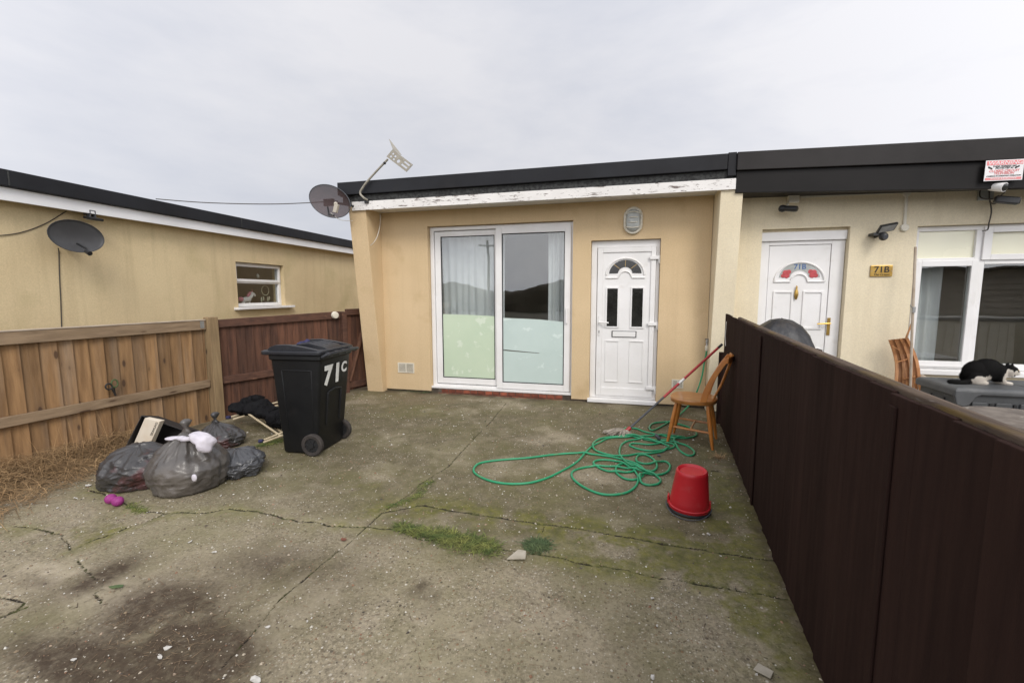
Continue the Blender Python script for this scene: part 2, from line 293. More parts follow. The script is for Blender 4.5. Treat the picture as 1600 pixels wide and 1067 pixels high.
def glass_mat(name='glass', ior=1.55, tint=(.93, .95, .94), boost=1.):
    m = bpy.data.materials.new(name); m.use_nodes = True; t = m.node_tree; t.nodes.clear()
    o = N(t, 'ShaderNodeOutputMaterial'); mxs = N(t, 'ShaderNodeMixShader'); tr = N(t, 'ShaderNodeBsdfTransparent'); gl = N(t, 'ShaderNodeBsdfGlossy'); lw_ = N(t, 'ShaderNodeLayerWeight'); lw_.inputs[0].default_value = .5
    tr.inputs[0].default_value = rgba(tint); gl.inputs['Roughness'].default_value = .0
    pw = N(t, 'ShaderNodeMath', operation='POWER'); pw.inputs[1].default_value = 5.; t.links.new(lw_.outputs['Facing'], pw.inputs[0]); fr = N(t, 'ShaderNodeMath', operation='MULTIPLY_ADD'); fr.inputs[1].default_value = .955; fr.inputs[2].default_value = .045; t.links.new(pw.outputs[0], fr.inputs[0])
    tcn = N(t, 'ShaderNodeTexCoord'); nz = N(t, 'ShaderNodeTexNoise'); nz.inputs['Scale'].default_value = 1.6; nz.inputs['Detail'].default_value = 1; b = N(t, 'ShaderNodeBump'); b.inputs['Strength'].default_value = .04; b.inputs['Distance'].default_value = .05
    t.links.new(tcn.outputs['Object'], nz.inputs['Vector']); t.links.new(nz.outputs[0], b.inputs['Height']); t.links.new(b.outputs[0], gl.inputs['Normal'])
    mm = N(t, 'ShaderNodeMath', operation='MULTIPLY'); mm.inputs[1].default_value = boost; t.links.new(fr.outputs[0], mm.inputs[0])
    t.links.new(mm.outputs[0], mxs.inputs[0]); t.links.new(tr.outputs[0], mxs.inputs[1]); t.links.new(gl.outputs[0], mxs.inputs[2]); t.links.new(mxs.outputs[0], o.inputs[0])
    return m
M['glass'] = glass_mat('glass', 1.55, boost=2.7)      # two modelled faces stand for double glazing
def peel_mat():
    m = pm('peeling_paint', (.76, .74, .71), (.68, .66, .63), 3, .7, .2, 60); t = m.node_tree; p = t.nodes['Principled BSDF']
    src = p.inputs['Base Color'].links[0].from_socket; tcn = N(t, 'ShaderNodeTexCoord')
    fac = None
    for scl, st, a, b in ((3.6, (1.2, 1, 9), .575, .62), (16, (1, 1, 4), .605, .65), (.9, (1, 1, 2), .68, .72)):
        mpn = N(t, 'ShaderNodeMapping'); mpn.inputs['Scale'].default_value = st; t.links.new(tcn.outputs['Object'], mpn.inputs[0])
        nz = N(t, 'ShaderNodeTexNoise'); nz.inputs['Scale'].default_value = scl; nz.inputs['Detail'].default_value = 9; nz.inputs['Roughness'].default_value = .65; t.links.new(mpn.outputs[0], nz.inputs['Vector'])
        r_ = N(t, 'ShaderNodeMapRange'); r_.inputs['From Min'].default_value = a; r_.inputs['From Max'].default_value = b; t.links.new(nz.outputs[0], r_.inputs['Value'])
        if fac is None: fac = r_.outputs[0]
        else:
            q = N(t, 'ShaderNodeMath', operation='MAXIMUM'); t.links.new(fac, q.inputs[0]); t.links.new(r_.outputs[0], q.inputs[1]); fac = q.outputs[0]
    x = N(t, 'ShaderNodeMix', data_type='RGBA'); t.links.new(fac, x.inputs['Factor']); t.links.new(src, x.inputs['A']); x.inputs['B'].default_value = (.12, .09, .075, 1); t.links.new(x.outputs['Result'], p.inputs['Base Color'])
    return m
M['peel'] = peel_mat()
# ------------------------------------------------------------------ numpy value noise
def vnoise(x, y, seed=0):
    rg = np.random.default_rng(seed); T = rg.random((256, 256)); xi = np.floor(x).astype(int); yi = np.floor(y).astype(int); fx = x-xi; fy = y-yi
    fx = fx*fx*(3-2*fx); fy = fy*fy*(3-2*fy); a = T[xi % 256, yi % 256]; b = T[(xi+1) % 256, yi % 256]; c = T[xi % 256, (yi+1) % 256]; d = T[(xi+1) % 256, (yi+1) % 256]
    return (a*(1-fx)+b*fx)*(1-fy)+(c*(1-fx)+d*fx)*fy
def fbm(x, y, seed=0, oct=5, g=.55):
    r = 0; a = 1; tot = 0
    for i in range(oct): r = r+a*vnoise(x*2**i+17.3*i, y*2**i+5.1*i, seed+i); tot += a; a *= g
    return r/tot
def smooth(a, b, x): t = np.clip((x-a)/(b-a), 0, 1); return t*t*(3-2*t)
def pdist(X, Yv, pts):
    d = np.full(X.shape, 1e9)
    for (ax, ay), (bx, by) in zip(pts[:-1], pts[1:]):
        dx, dy = bx-ax, by-ay; L = dx*dx+dy*dy+1e-12; t = np.clip(((X-ax)*dx+(Yv-ay)*dy)/L, 0, 1); d = np.minimum(d, np.hypot(X-ax-t*dx, Yv-ay-t*dy))
    return d
# ------------------------------------------------------------------ setting: ground
def slab_ground():
    st = .0092; xs = np.arange(-5.3, 1.32, st); ys = np.arange(.55, 6.12, st); X, Yv = np.meshgrid(xs, ys); nx, ny = len(xs), len(ys)
    wx = X+(fbm(X*7, Yv*7, 3, 7, .62)-.5)*.14; wy = Yv+(fbm(X*7+40, Yv*7, 9, 7, .62)-.5)*.14
    def P(l): return [tuple(G(a, b)[:2]) for a, b in l]
    joints = [(P([(350, 1040), (432, 940), (500, 884), (572, 824), (604, 794), (640, 772), (656, 756), (700, 729), (735, 690), (770, 655), (790, 630)]), .008, 1.),
              (P([(572, 824), (520, 822), (472, 814), (420, 802), (360, 796), (308, 801), (260, 802), (216, 796), (200, 788), (172, 775), (140, 765)]), .012, .9),
              (P([(260, 802), (190, 828), (144, 844), (112, 858)]), .009, .9), (P([(112, 858), (108, 852), (96, 836), (64, 828), (20, 822)]), .010, .95),
              (P([(112, 858), (140, 892), (164, 912), (148, 928), (160, 960)]), .008, .6), (P([(-20, 972), (0, 964), (44, 946)]), .016, 1.), (P([(0, 932), (40, 940), (30, 950)]), .010, .8),
              (P([(572, 824), (612, 826), (660, 842), (776, 859), (861, 868), (956, 888), (1068, 909), (1145, 922), (1230, 936)]), .009, .7),
              (P([(600, 800), (659, 789), (695, 796), (740, 803), (848, 819), (902, 825), (965, 837), (1028, 848), (1145, 866), (1215, 876)]), .013, 1.),
              (P([(852, 823), (848, 846)]), .010, .9), (P([(500, 689), (540, 687), (588, 685), (640, 681), (700, 675), (720, 672)]), .007, .7), (P([(1110, 735), (1150, 740), (1170, 760)]), .012, .6),
              (P([(840, 640), (760, 655), (735, 690)]), .005, .4)]
    cd = np.full_like(X, 9.); crack = np.zeros_like(X); edge = np.zeros_like(X); mossy = np.zeros_like(X)
    brk = fbm(X*6, Yv*6, 21)
    for k, (pts, wd, am) in enumerate(joints):
        wq = .18 if k in (0, 8) else .45; d = pdist(wx*wq+X*(1-wq), wy*wq+Yv*(1-wq), pts)
        dd = d/(wd*.75)+np.clip(.50-brk, 0, 1)*6.*(1.25-am); cd = np.minimum(cd, dd); crack = np.maximum(crack, am*(1-smooth(.4, 1.1, dd)))
        edge = np.maximum(edge, am*np.exp(-(d/.06)**2)*(2.0 if k in (0, 1) else .7))
        if k in (1, 2, 3, 7, 8, 9): mossy = np.maximum(mossy, np.exp(-(d/(.17 if k == 8 else .085))**2)*(1.15 if k == 8 else .85))
    def blob(px, py, rx, ry): c = G(px, py); return np.exp(-(((X-c.x)/rx)**2+((Yv-c.y)/ry)**2))
    nb = fbm(X*2.6, Yv*2.6, 31); nm = fbm(X*7, Yv*7, 41); nf = fbm(X*30, Yv*30, 51)
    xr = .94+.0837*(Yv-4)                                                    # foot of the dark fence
    moss = mossy*smooth(.32, .62, nm)+np.exp(-((xr-X)/.26)**2)*smooth(.34, .62, nm)*.95*smooth(1.3, 2.2, Yv)*smooth(5.2, 3.6, Yv)
    moss += (blob(1050, 880, .50, .24)*1.0+blob(1180, 930, .22, .5)*1.2+blob(1000, 840, .5, .12)*1.0+blob(1130, 800, .2, .4)*.6+blob(900, 830, .3, .08)*.9+blob(440, 690, .2, .12)*.9+blob(560, 760, .35, .25)*.45+blob(820, 760, .5, .3)*.3+blob(350, 740, .5, .25)*.35+blob(640, 640, .8, .3)*.35+blob(180, 820, .3, .15)*.5)*smooth(.32, .62, nm)
    soil = (blob(250, 950, .25, .18)*1.6+blob(310, 1020, .25, .14)*2.1+blob(150, 1045, .45, .09)*1.8+blob(160, 900, .10, .16)*1.5+blob(430, 880, .34, .16)*.75+blob(560, 890, .2, .1)*.3+blob(60, 910, .10, .05)*.6+blob(240, 860, .5, .1)*.15)*smooth(.27, .52, nb*.55+nm*.45)
    soil += (blob(720, 940, .25, .10)+blob(660, 905, .05, .12)*1.3+blob(1080, 1000, .3, .05)*.6)*smooth(.45, .62, nm)*.6
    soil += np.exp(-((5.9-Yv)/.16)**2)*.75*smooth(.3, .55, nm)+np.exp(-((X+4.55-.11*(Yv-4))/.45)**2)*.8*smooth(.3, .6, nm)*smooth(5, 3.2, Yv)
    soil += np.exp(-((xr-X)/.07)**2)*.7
    pale = (blob(130, 925, .38, .14)*1.3+blob(60, 890, .2, .05)*1.0+blob(520, 930, .12, .3)*.7+blob(640, 1010, .6, .25)*.55+blob(520, 815, .35, .04)*.9+blob(420, 860, .3, .12)*.4+blob(930, 960, .7, .2)*.35+blob(420, 1000, .1, .1)*.5)*smooth(.35, .6, nm)+edge*.42*smooth(.36, .58, nm)
    damp = np.clip(1.0*smooth(1.9, 3.0, Yv)*smooth(.30, .56, nb*.7+nm*.3)+.5*smooth(.5, .68, fbm(X*1.2, Yv*1.2, 61)), 0, 1)
    agg = smooth(-1.56, -1.44, wx)*smooth(2.40, 2.28, wy)+.35*smooth(.45, .6, nb)
    bare = blob(650, 625, 1.1, .35)*.8*smooth(.35, .55, nm)                   # reddish scuffed strip by the house
    Z = -.010*crack+.004*(fbm(X*1.4, Yv*1.4, 71)-.5)+.0022*(nf-.5)+.006*np.clip(soil, 0, 1)*(nf-.3)+.004*np.clip(moss, 0, 1)*nf
    v = np.stack([X, Yv, Z], -1).reshape(-1, 3); idx = np.arange(nx*ny).reshape(ny, nx); q = np.stack([idx[:-1, :-1], idx[:-1, 1:], idx[1:, 1:], idx[1:, :-1]], -1).reshape(-1, 4)
    me = bpy.data.meshes.new('yard_slab'); me.vertices.add(len(v)); me.vertices.foreach_set('co', v.ravel()); me.loops.add(q.size); me.loops.foreach_set('vertex_index', q.ravel().astype(np.int32))
    me.polygons.add(len(q)); me.polygons.foreach_set('loop_start', np.arange(0, q.size, 4, dtype=np.int32)); me.update(calc_edges=True); me.shade_smooth()
    for nme, a in (('crack', crack), ('moss', moss), ('soil', soil), ('pale', pale), ('damp', damp), ('bare', bare), ('agg', agg), ('cd', cd/8)):
        at = me.attributes.new(nme, 'FLOAT', 'POINT'); at.data.foreach_set('value', np.clip(a, 0, 1).ravel().astype(np.float32))
    o = bpy.data.objects.new('yard_slab', me); COL.objects.link(o); tag(o, kind='structure'); me.materials.append(concrete())
    return o
def concrete():
    m = bpy.data.materials.new('old_concrete'); m.use_nodes = True; t = m.node_tree; p = t.nodes['Principled BSDF']; p.inputs['Roughness'].default_value = .92; p.inputs['Specular IOR Level'].default_value = .25
    tcn = N(t, 'ShaderNodeTexCoord'); vec = tcn.outputs['Object']
    def noise(s_, d=6, r_=.6):
        n = N(t, 'ShaderNodeTexNoise'); n.inputs['Scale'].default_value = s_; n.inputs['Detail'].default_value = d; n.inputs['Roughness'].default_value = r_; t.links.new(vec, n.inputs['Vector']); return n.outputs['Fac']
    def mrng(src, a, b, c=0., d=1.):
        n = N(t, 'ShaderNodeMapRange'); n.inputs['From Min'].default_value = a; n.inputs['From Max'].default_value = b; n.inputs['To Min'].default_value = c; n.inputs['To Max'].default_value = d; t.links.new(src, n.inputs['Value']); return n.outputs[0]
    def mul(a, b):
        n = N(t, 'ShaderNodeMath', operation='MULTIPLY')
        for i, x in enumerate((a, b)):
            if isinstance(x, float): n.inputs[i].default_value = x
            else: t.links.new(x, n.inputs[i])
        return n.outputs[0]
    def mix(f, A, B, mode='MIX'):
        n = N(t, 'ShaderNodeMix', data_type='RGBA', blend_type=mode)
        for k, x in (('Factor', f), ('A', A), ('B', B)):
            if isinstance(x, float): n.inputs[k].default_value = x
            elif isinstance(x, tuple): n.inputs[k].default_value = rgba(x)
            else: t.links.new(x, n.inputs[k])
        return n.outputs['Result']
    def attr(a): return N(t, 'ShaderNodeAttribute', attribute_name=a).outputs['Fac']
    fine = noise(48, 7, .7)
    col = mix(mrng(noise(2.4), .32, .68), (.182, .154, .102), (.285, .248, .175))
    col = mix(mul(mrng(noise(9, 8, .7), .40, .62), .8), col, (.108, .090, .064))
    col = mix(mul(mrng(noise(1.1), .42, .62), .45), col, (.31, .262, .185))
    col = mix(mul(mrng(fine, .42, .60), .8), col, (.34, .29, .20))
    col = mix(mul(mrng(noise(75, 5, .7), .56, .70), .75), col, (.075, .06, .042))
    # exposed aggregate: two sizes of stones, each stone its own colour
    hts = []
    for sc_, thr, am in ((42, .34, .95), (95, .38, .9)):
        vo = N(t, 'ShaderNodeTexVoronoi'); vo.inputs['Scale'].default_value = sc_; t.links.new(vec, vo.inputs['Vector'])
        sp = N(t, 'ShaderNodeSeparateColor'); t.links.new(vo.outputs['Color'], sp.inputs[0])
        rampn = N(t, 'ShaderNodeValToRGB'); el = rampn.color_ramp.elements; el[0].color = (.05, .043, .037, 1); el[1].position = 1; el[1].color = (.56, .52, .44, 1)
        for pos, c in ((.3, (.13, .10, .07)), (.5, (.22, .17, .11)), (.62, (.20, .11, .065)), (.74, (.32, .27, .19)), (.9, (.42, .38, .30))): x = el.new(pos); x.color = rgba(c)
        t.links.new(sp.outputs[0], rampn.inputs[0])
        inside = mrng(vo.outputs['Distance'], thr, thr*.62); keep = mrng(sp.outputs[1], .40, .44)
        f = mul(mul(inside, keep), am); worn = mrng(noise(3.1), .30, .62, .3, 1.); f = mul(mul(f, worn), mrng(attr('agg'), 0., 1., .62, 1.2)); hts.append(f)
        col = mix(f, col, rampn.outputs[0])
    vf = N(t, 'ShaderNodeTexVoronoi'); vf.inputs['Scale'].default_value = 58; vf.inputs['Randomness'].default_value = 1; t.links.new(vec, vf.inputs['Vector']); sf = N(t, 'ShaderNodeSeparateColor'); t.links.new(vf.outputs['Color'], sf.inputs[0])
    fsz = N(t, 'ShaderNodeMath', operation='MULTIPLY_ADD'); t.links.new(sf.outputs[1], fsz.inputs[0]); fsz.inputs[1].default_value = .22; t.links.new(vf.outputs['Distance'], fsz.inputs[2])
    fleck = mul(mul(mrng(fsz.outputs[0], .34, .24), mrng(sf.outputs[2], .82, .86)), mrng(noise(5, 5, .7), .34, .62, .15, 1.))
    col = mix(mul(attr('pale'), mrng(noise(21, 6, .7), .3, .6, .35, .95)), col, (.42, .36, .265))
    col = mix(mul(attr('damp'), mrng(noise(7, 7, .7), .3, .62, .40, .82)), col, (.084, .071, .034))
    col = mix(mul(attr('bare'), .45), col, (.21, .155, .10))
    col = mix(fleck, col, (.44, .40, .33))
    ms = mul(attr('moss'), mrng(noise(26, 6, .7), .25, .60, .25, 1.)); col = mix(mul(ms, .82), col, mix(mrng(noise(14), .35, .65), (.150, .142, .022), (.070, .074, .018)))
    col = mix(mul(mrng(noise(1.7, 7, .65), .44, .66), .42), col, (.135, .128, .048))
    sl = mul(attr('soil'), mrng(noise(20, 7, .75), .28, .55, .55, 1.)); col = mix(mul(sl, .93), col, mix(fine, (.026, .0175, .011), (.078, .053, .035)))
    col = mix(mul(fleck, .3), col, (.40, .36, .30))
    cdn = N(t, 'ShaderNodeMath', operation='MULTIPLY_ADD'); t.links.new(attr('cd'), cdn.inputs[0]); cdn.inputs[1].default_value = 8.; cj = mrng(noise(60, 5, .7), .3, .7, -.55, .55); t.links.new(cj, cdn.inputs[2])
    col = mix(mrng(cdn.outputs[0], 1.05, .55), col, mix(mrng(noise(9), .45, .6), (.022, .017, .012), (.05, .055, .015)))
    t.links.new(col, p.inputs['Base Color'])
    b1 = N(t, 'ShaderNodeBump'); b1.inputs['Strength'].default_value = .65; b1.inputs['Distance'].default_value = .006; t.links.new(fine, b1.inputs['Height'])
    b2 = N(t, 'ShaderNodeBump'); b2.inputs['Strength'].default_value = .5; b2.inputs['Distance'].default_value = .004; t.links.new(hts[0], b2.inputs['Height']); t.links.new(b1.outputs[0], b2.inputs['Normal']); t.links.new(b2.outputs[0], p.inputs['Normal'])
    return m
def sheet(name, x0, x1, y0, y1, z, mat):
    o = MB().add([(x0, y0, z), (x1, y0, z), (x1, y1, z), (x0, y1, z)], [(0, 1, 2, 3)]).build(name, mat, recalc=False); tag(o, kind='structure'); return o
sheet('ground', -600, 600, -600, 600, -.05, M['far_ground'])
slab_ground()
sheet('path', -5.3, 1.32, -6, .56, -.012, M['paving'])
sheet('neighbour_yard', 1.33, 9, -6, 5.92, -.012, M['paving'])
# ------------------------------------------------------------------ walls with openings
def wall_holes(mb, O, U, Nn, u0, u1, z0, z1, holes, th):
    O, U, Nn = Vector(O), Vector(U), Vector(Nn); Zv = Vector((0, 0, 1))
    us = sorted({u0, u1, *[h[0] for h in holes], *[h[1] for h in holes]}); zs = sorted({z0, z1, *[h[2] for h in holes], *[h[3] for h in holes]})
    solid = lambda i, j: 0 <= i < len(us)-1 and 0 <= j < len(zs)-1 and not any(h[0] <= (us[i]+us[i+1])/2 <= h[1] and h[2] <= (zs[j]+zs[j+1])/2 <= h[3] for h in holes)
    pt = lambda u, z, n: O+U*u+Nn*n+Zv*z
    for i in range(len(us)-1):
        for j in range(len(zs)-1):
            if not solid(i, j): continue
            a, b, c, d = us[i], us[i+1], zs[j], zs[j+1]
            mb.add([pt(a, c, 0), pt(b, c, 0), pt(b, d, 0), pt(a, d, 0)], [(0, 1, 2, 3)]); mb.add([pt(a, c, -th), pt(b, c, -th), pt(b, d, -th), pt(a, d, -th)], [(3, 2, 1, 0)])
            for (ii, jj, q) in ((i-1, j, (a, c, a, d)), (i+1, j, (b, d, b, c)), (i, j-1, (b, c, a, c)), (i, j+1, (a, d, b, d))):
                if not solid(ii, jj):
                    mb.add([pt(q[0], q[1], 0), pt(q[2], q[3], 0), pt(q[2], q[3], -th), pt(q[0], q[1], -th)], [(0, 1, 2, 3)])
    return mb
def weld(o):
    bm = bmesh.new(); bm.from_mesh(o.data); bmesh.ops.remove_doubles(bm, verts=bm.verts, dist=1e-4); bmesh.ops.recalc_face_normals(bm, faces=bm.faces); bm.to_mesh(o.data); bm.free(); return o
def framebox(mb, x0, x1, z0, z1, y0, y1, wl, wr=None, wb=None, wt=None):   # rectangular ring, mitre-free, butt jointed
    wr = wl if wr is None else wr; wb = wl if wb is None else wb; wt = wl if wt is None else wt
    mb.box(x0, x0+wl, y0, y1, z0, z1); mb.box(x1-wr, x1, y0, y1, z0, z1); mb.box(x0+wl, x1-wr, y0, y1, z0, z0+wb); mb.box(x0+wl, x1-wr, y0, y1, z1-wt, z1); return mb
def moulding(mb, x0, x1, z0, z1, y, w_=.018, d=.010):
    return framebox(mb, x0, x1, z0, z1, y-d, y+.004, w_)
D = 5.90
# ------------------------------------------------------------------ the tan bungalow (71C)
H = thing('bungalow', 'tan rendered flat roofed bungalow with white patio doors and peeling white fascia', 'house', (-1.3, D, 0))
mb = MB(); wall_holes(mb, (0, D, 0), (1, 0, 0), (0, -1, 0), -3.50, .98, .065, 2.62, [(-2.77, -.703, .03, 2.402), (-.466, .393, .03, 2.132)], .26); weld(mb.build('wall', M['wall_tan'], H))
for a, b, c_ in ((-3.62, -2.66, .06), (-.82, -.47, .06), (.40, 1.0, .06), (-.466, .393, .03)): MB().box(a, b, D+.02, D+.2, -.05, c_).build('footing', M['damp'], H)
mb = MB(); x = -2.66; i = 0
pl = mb
mo = MB().box(-2.66, -.82, D+.024, D+.2, -.05, .066).build('plinth', M['mortar'], H)
while x < -.84:
    for row, (za, zb) in enumerate(((-.045, .006), (.016, .062))):
        pl.cur = random.random(); xx = x+(.055 if row else 0); x1 = min(xx+.102, -.825)
        if x1-xx > .02: pl.box(xx, x1, D+.012, D+.1, za, zb)
    x += .112
pl.build('brick_course', M['brick'], mo, bevel=.003)
def fin(x0, x1, mat, topy, boty):
    m = MB(); n = 8; rg = []
    for k in range(n+1):
        z = -.04+(2.66+.04)*k/n; yf = boty+(topy-boty)*k/n
        rg.append([(x0, yf, z), (x1, yf, z), (x1, D+.3, z), (x0, D+.3, z)])
    return m.rings(rg).build('wing_wall', mat, H, bevel=.006)
fin(-3.76, -3.50, M['wall_tan'], 5.50, 5.80)
fw2 = fin(.985, 1.215, M['wall_cream'], 5.50, 5.80); fw2['label'] = 'pale cream wing wall'
mb = MB().box(-3.69, 1.13, 5.48, 5.505, 2.590, 2.708); fb = mb.build('fascia_board', M['peel'], H, bevel=.003)
MB().box(-3.66, 1.10, 5.507, 6.1, 2.622, 2.645).build('soffit', M['white_board'], H)
mb = MB().box(-3.86, 1.06, 5.53, 11.5, 2.70, 2.955); rf = mb.build('roof', M['felt'], H)
MB().box(-3.90, 1.035, 5.47, 5.527, 2.805, 2.975).build('roof_trim', M['trim_black'], rf, bevel=.006)
MB().box(-3.905, -3.862, 5.53, 11.5, 2.80, 2.975).build('roof_trim', M['trim_black'], rf, bevel=.006)
MB().box(1.04, 1.125, 5.475, 5.527, 2.735, 2.985).build('joint_cover', M['trim_black'], rf, bevel=.004)
MB().box(-3.665, 1.1, 5.512, 5.527, 2.712, 2.80).build('felt_strip', M['felt'], rf)
mb = MB(); mb.box(-3.5, -3.24, D+.262, 11, .05, 2.62); mb.box(.75, .98, D+.262, 11, .05, 2.62); mb.box(-3.24, .75, 8.6, 8.8, .05, 2.62); mb.box(-3.24, .75, D+.262, 10.8, -.03, .05); mb.box(-.62, -.56, D+.30, 9, .05, 2.62); mb.build('interior', M['dark_room'], H)
mb = MB(); mb.box(-3.24, .75, D+.262, 10.8, 2.60, 2.618); mb.build('ceiling', M['white_board'], H)
mb = MB(); mb.box(-3.76, -3.5, D+.3, 11.5, -.04, 2.69); mb.build('side_wall', M['wall_tan'], H)
# patio door
y0 = D+.055
mb = MB(); framebox(mb, -2.765, -.708, .075, 2.395, y0+.02, y0+.10, .055, .03, .05, .05); mb.box(-2.775, -.70, y0-.03, y0+.018, .070, .10); pd = mb.build('sliding_door', M['upvc'], H, bevel=.003)
mb = MB(); framebox(mb, -2.705, -1.735, .135, 2.335, y0+.045, y0+.085, .088, .072, .085, .07); mb.build('fixed_sash', M['upvc'], pd, bevel=.004)
mb = MB(); framebox(mb, -1.775, -.735, .112, 2.345, y0-.002, y0+.042, .085, .082, .085, .075); mb.build('sliding_sash', M['upvc'], pd, bevel=.004)
framebox(MB(), -2.616, -1.808, .221, 2.264, y0+.050, y0+.060, .010).build('gasket', M['gasket'], pd); framebox(MB(), -1.689, -.818, .198, 2.269, y0+.008, y0+.018, .010).build('gasket', M['gasket'], pd)
MB().box(-2.612, -1.812, y0+.060, y0+.064, .225, 2.26).build('pane', M['glass'], pd)
MB().box(-1.685, -.822, y0+.018, y0+.022, .20, 2.265).build('pane', M['glass'], pd)
g_ = MB(); g_.prism([(-2.604, .233), (-1.819, .233), (-1.819, 1.135), (-2.2, 1.150), (-2.604, 1.158)], (0, y0+.0585, 0), (1, 0, 0), (0, 0, 1), (0, .0012, 0)); g_.build('privacy_film', M['film_green'], pd)['label'] = 'pale green privacy film'
g_ = MB(); g_.prism([(-1.677, .210), (-.829, .210), (-.829, 1.07), (-1.15, 1.098), (-1.35, 1.105), (-1.677, 1.115), (-1.677, .668), (-1.4, .650), (-1.16, .634), (-1.16, .627), (-1.4, .638), (-1.677, .652)], (0, y0+.0165, 0), (1, 0, 0), (0, 0, 1), (0, .0012, 0)); g_.build('privacy_film', M['film_blue'], pd)['label'] = 'torn pale blue privacy film'
mb = MB(); mb.box(-.795, -.768, y0-.032, y0-.004, 1.05, 1.26); mb.build('pull_handle', M['upvc'], pd, bevel=.006)
# front door
yd = D+.05
mb = MB(); framebox(mb, -.463, .390, .062, 2.128, yd+.012, yd+.085, .075, .04, .03, .085); dr = mb.build('front_door', M['upvc'], H, bevel=.003)
MB().box(-.485, .400, D-.035, yd+.06, .008, .058).build('threshold', M['upvc'], dr, bevel=.006)
mb = MB(); framebox(mb, -.382, .346, .095, 2.040, yd-.006, yd+.060, .068, .060, .105, .062); mb.build('sash', M['upvc'], dr, bevel=.004)
px0, px1, pz0, pz1 = -.314, .286, .20, 1.978
mb = MB().box(px0, px1, yd+.010, yd+.05, pz0, pz1)
for x_ in (-.253, .063): moulding(mb, x_-.02, x_+.154, 1.0, 1.535, yd+.010, .020, .012)
for x_ in (-.268, .042): mb.box(x_, x_+.178, yd, yd+.012, .822, .838); mb.box(x_, x_+.178, yd, yd+.012, .278, .294); mb.box(x_, x_+.012, yd+.003, yd+.012, .294, .822); mb.box(x_+.166, x_+.178, yd+.003, yd+.012, .294, .822)
cx = -.031
def arc(r0, r1, a0, a1, n, zb): return [(cx+math.cos(a0+(a1-a0)*k/n)*r0, zb+math.sin(a0+(a1-a0)*k/n)*r1) for k in range(n+1)]
mb.tube([(x_, yd+.006, z_) for x_, z_ in arc(.238, .212, 0, math.pi, 24, 1.69)], .013, 6)
mb.tube([(.215, yd+.006, 1.652), (.06, yd+.006, 1.652)]+[(x_, yd+.006, z_) for x_, z_ in arc(.082, .085, .25, math.pi-.25, 12, 1.652)]+[(-.122, yd+.006, 1.652), (-.275, yd+.006, 1.652)], .012, 6)
mb.build('door_panel', M['upvc'], dr, smooth='auto', bevel=.002)
fan = [(x_, z_) for x_, z_ in arc(.205, .185, .07, math.pi-.07, 22, 1.695)]+[(x_, z_) for x_, z_ in arc(.092, .09, math.pi-.12, .12, 12, 1.70)]
mb = MB().prism(fan, (0, yd+.0085, 0), (1, 0, 0), (0, 0, 1), (0, -.003, 0)); mb.build('fanlight', M['dark_glass'], dr)
for an in (R(45), R(90), R(135)): MB().bar((cx+math.cos(an)*.095, yd+.003, 1.70+math.sin(an)*.093), (cx+math.cos(an)*.200, yd+.003, 1.695+math.sin(an)*.182), .011, .004, (0, 1, 0)).build('glazing_bar', M['bar_gold'], dr)
for x_ in (-.253, .063): MB().box(x_, x_+.134, yd+.004, yd+.012, 1.02, 1.515).build('glass_lite', M['dark_glass'], dr)
mb = MB(); mb.box(-.186, .130, yd+.002, yd+.010, .878, .962); lb = mb.build('letterbox', M['gasket'], dr, bevel=.003); MB().box(-.174, .118, yd-.004, yd+.003, .886, .954).build('letter_flap', M['upvc'], lb, bevel=.003)
mb = MB(); mb.box(-.362, -.336, yd-.016, yd-.005, .90, 1.16); mb.tube([(-.349, yd-.016, 1.075), (-.349, yd-.05, 1.075), (-.30, yd-.055, 1.073), (-.225, yd-.052, 1.070)], .010, 8); mb.build('door_handle', M['upvc'], dr, smooth='auto', bevel=.003)
MB().box(-.353, -.345, yd-.0175, yd-.0155, .93, .965).build('keyhole', M['gasket'], dr)
for z_ in (1.90, 1.06, .22):
    mb = MB(); mb.box(.268, .375, yd-.026, yd-.004, z_-.022, z_+.022); mb.lathe([(.013, -.055), (.013, .05)], (.383, yd-.018, z_-.02), n=10); mb.build('hinge', M['upvc'], dr, smooth='auto', bevel=.006)
# air vents in the wall
def vent(x0, x1, z0, z1, mat, nm='air_vent'):
    mb = MB(); framebox(mb, x0, x1, z0, z1, D-.010, D+.002, .014); mb.box((x0+x1)/2-.007, (x0+x1)/2+.007, D-.009, D+.002, z0+.014, z1-.014)
    k = 7
    for i in range(k): z = z0+.016+(z1-z0-.03)*(i+.2)/k; mb.box(x0+.014, x1-.014, D-.007, D+.001, z, z+(z1-z0-.03)/k*.55)
    o = mb.build(nm, mat, H); MB().box(x0+.01, x1-.01, D-.0025, D-.001, z0+.01, z1-.01).build('vent_slot', M['damp'], o); return o
vent(-3.295, -3.03, .285, .435, M['lamp_white'])
vent(.58, .72, .25, .36, M['lamp_white'])
# curtains hanging inside
def curtain(name, x0, x1, y, z0, z1, label, amp=.028, per=.11, seed=1):
    mb = MB(); nx = int((x1-x0)/.010); nz = 14; rows = []
    for j in range(nz+1):
        z = z0+(z1-z0)*j/nz; row = []
        for i in range(nx+1):
            x = x0+(x1-x0)*i/nx; ph = x/per*2*math.pi+2.2*mn.noise((x*4, seed, z*.4)); row.append((x+.006*mn.noise((x*9, z, seed)), y+amp*math.sin(ph)*(.6+.6*mn.noise((x*3, z*.3, seed+5)))+.01*mn.noise((x*14, z*2, seed)), z))
        rows.append(row)
    mb.rings(rows, closed=False, cap=False); o = mb.build(name, M['curtain'], smooth=True, recalc=False); sm = o.modifiers.new('solid', 'SOLIDIFY'); sm.thickness = .0015
    return tag(o, label, 'curtain')
curtain('curtain', -2.72, -1.72, D+.30, .09, 2.42, 'wide pale sheer curtain hanging behind the left patio pane')
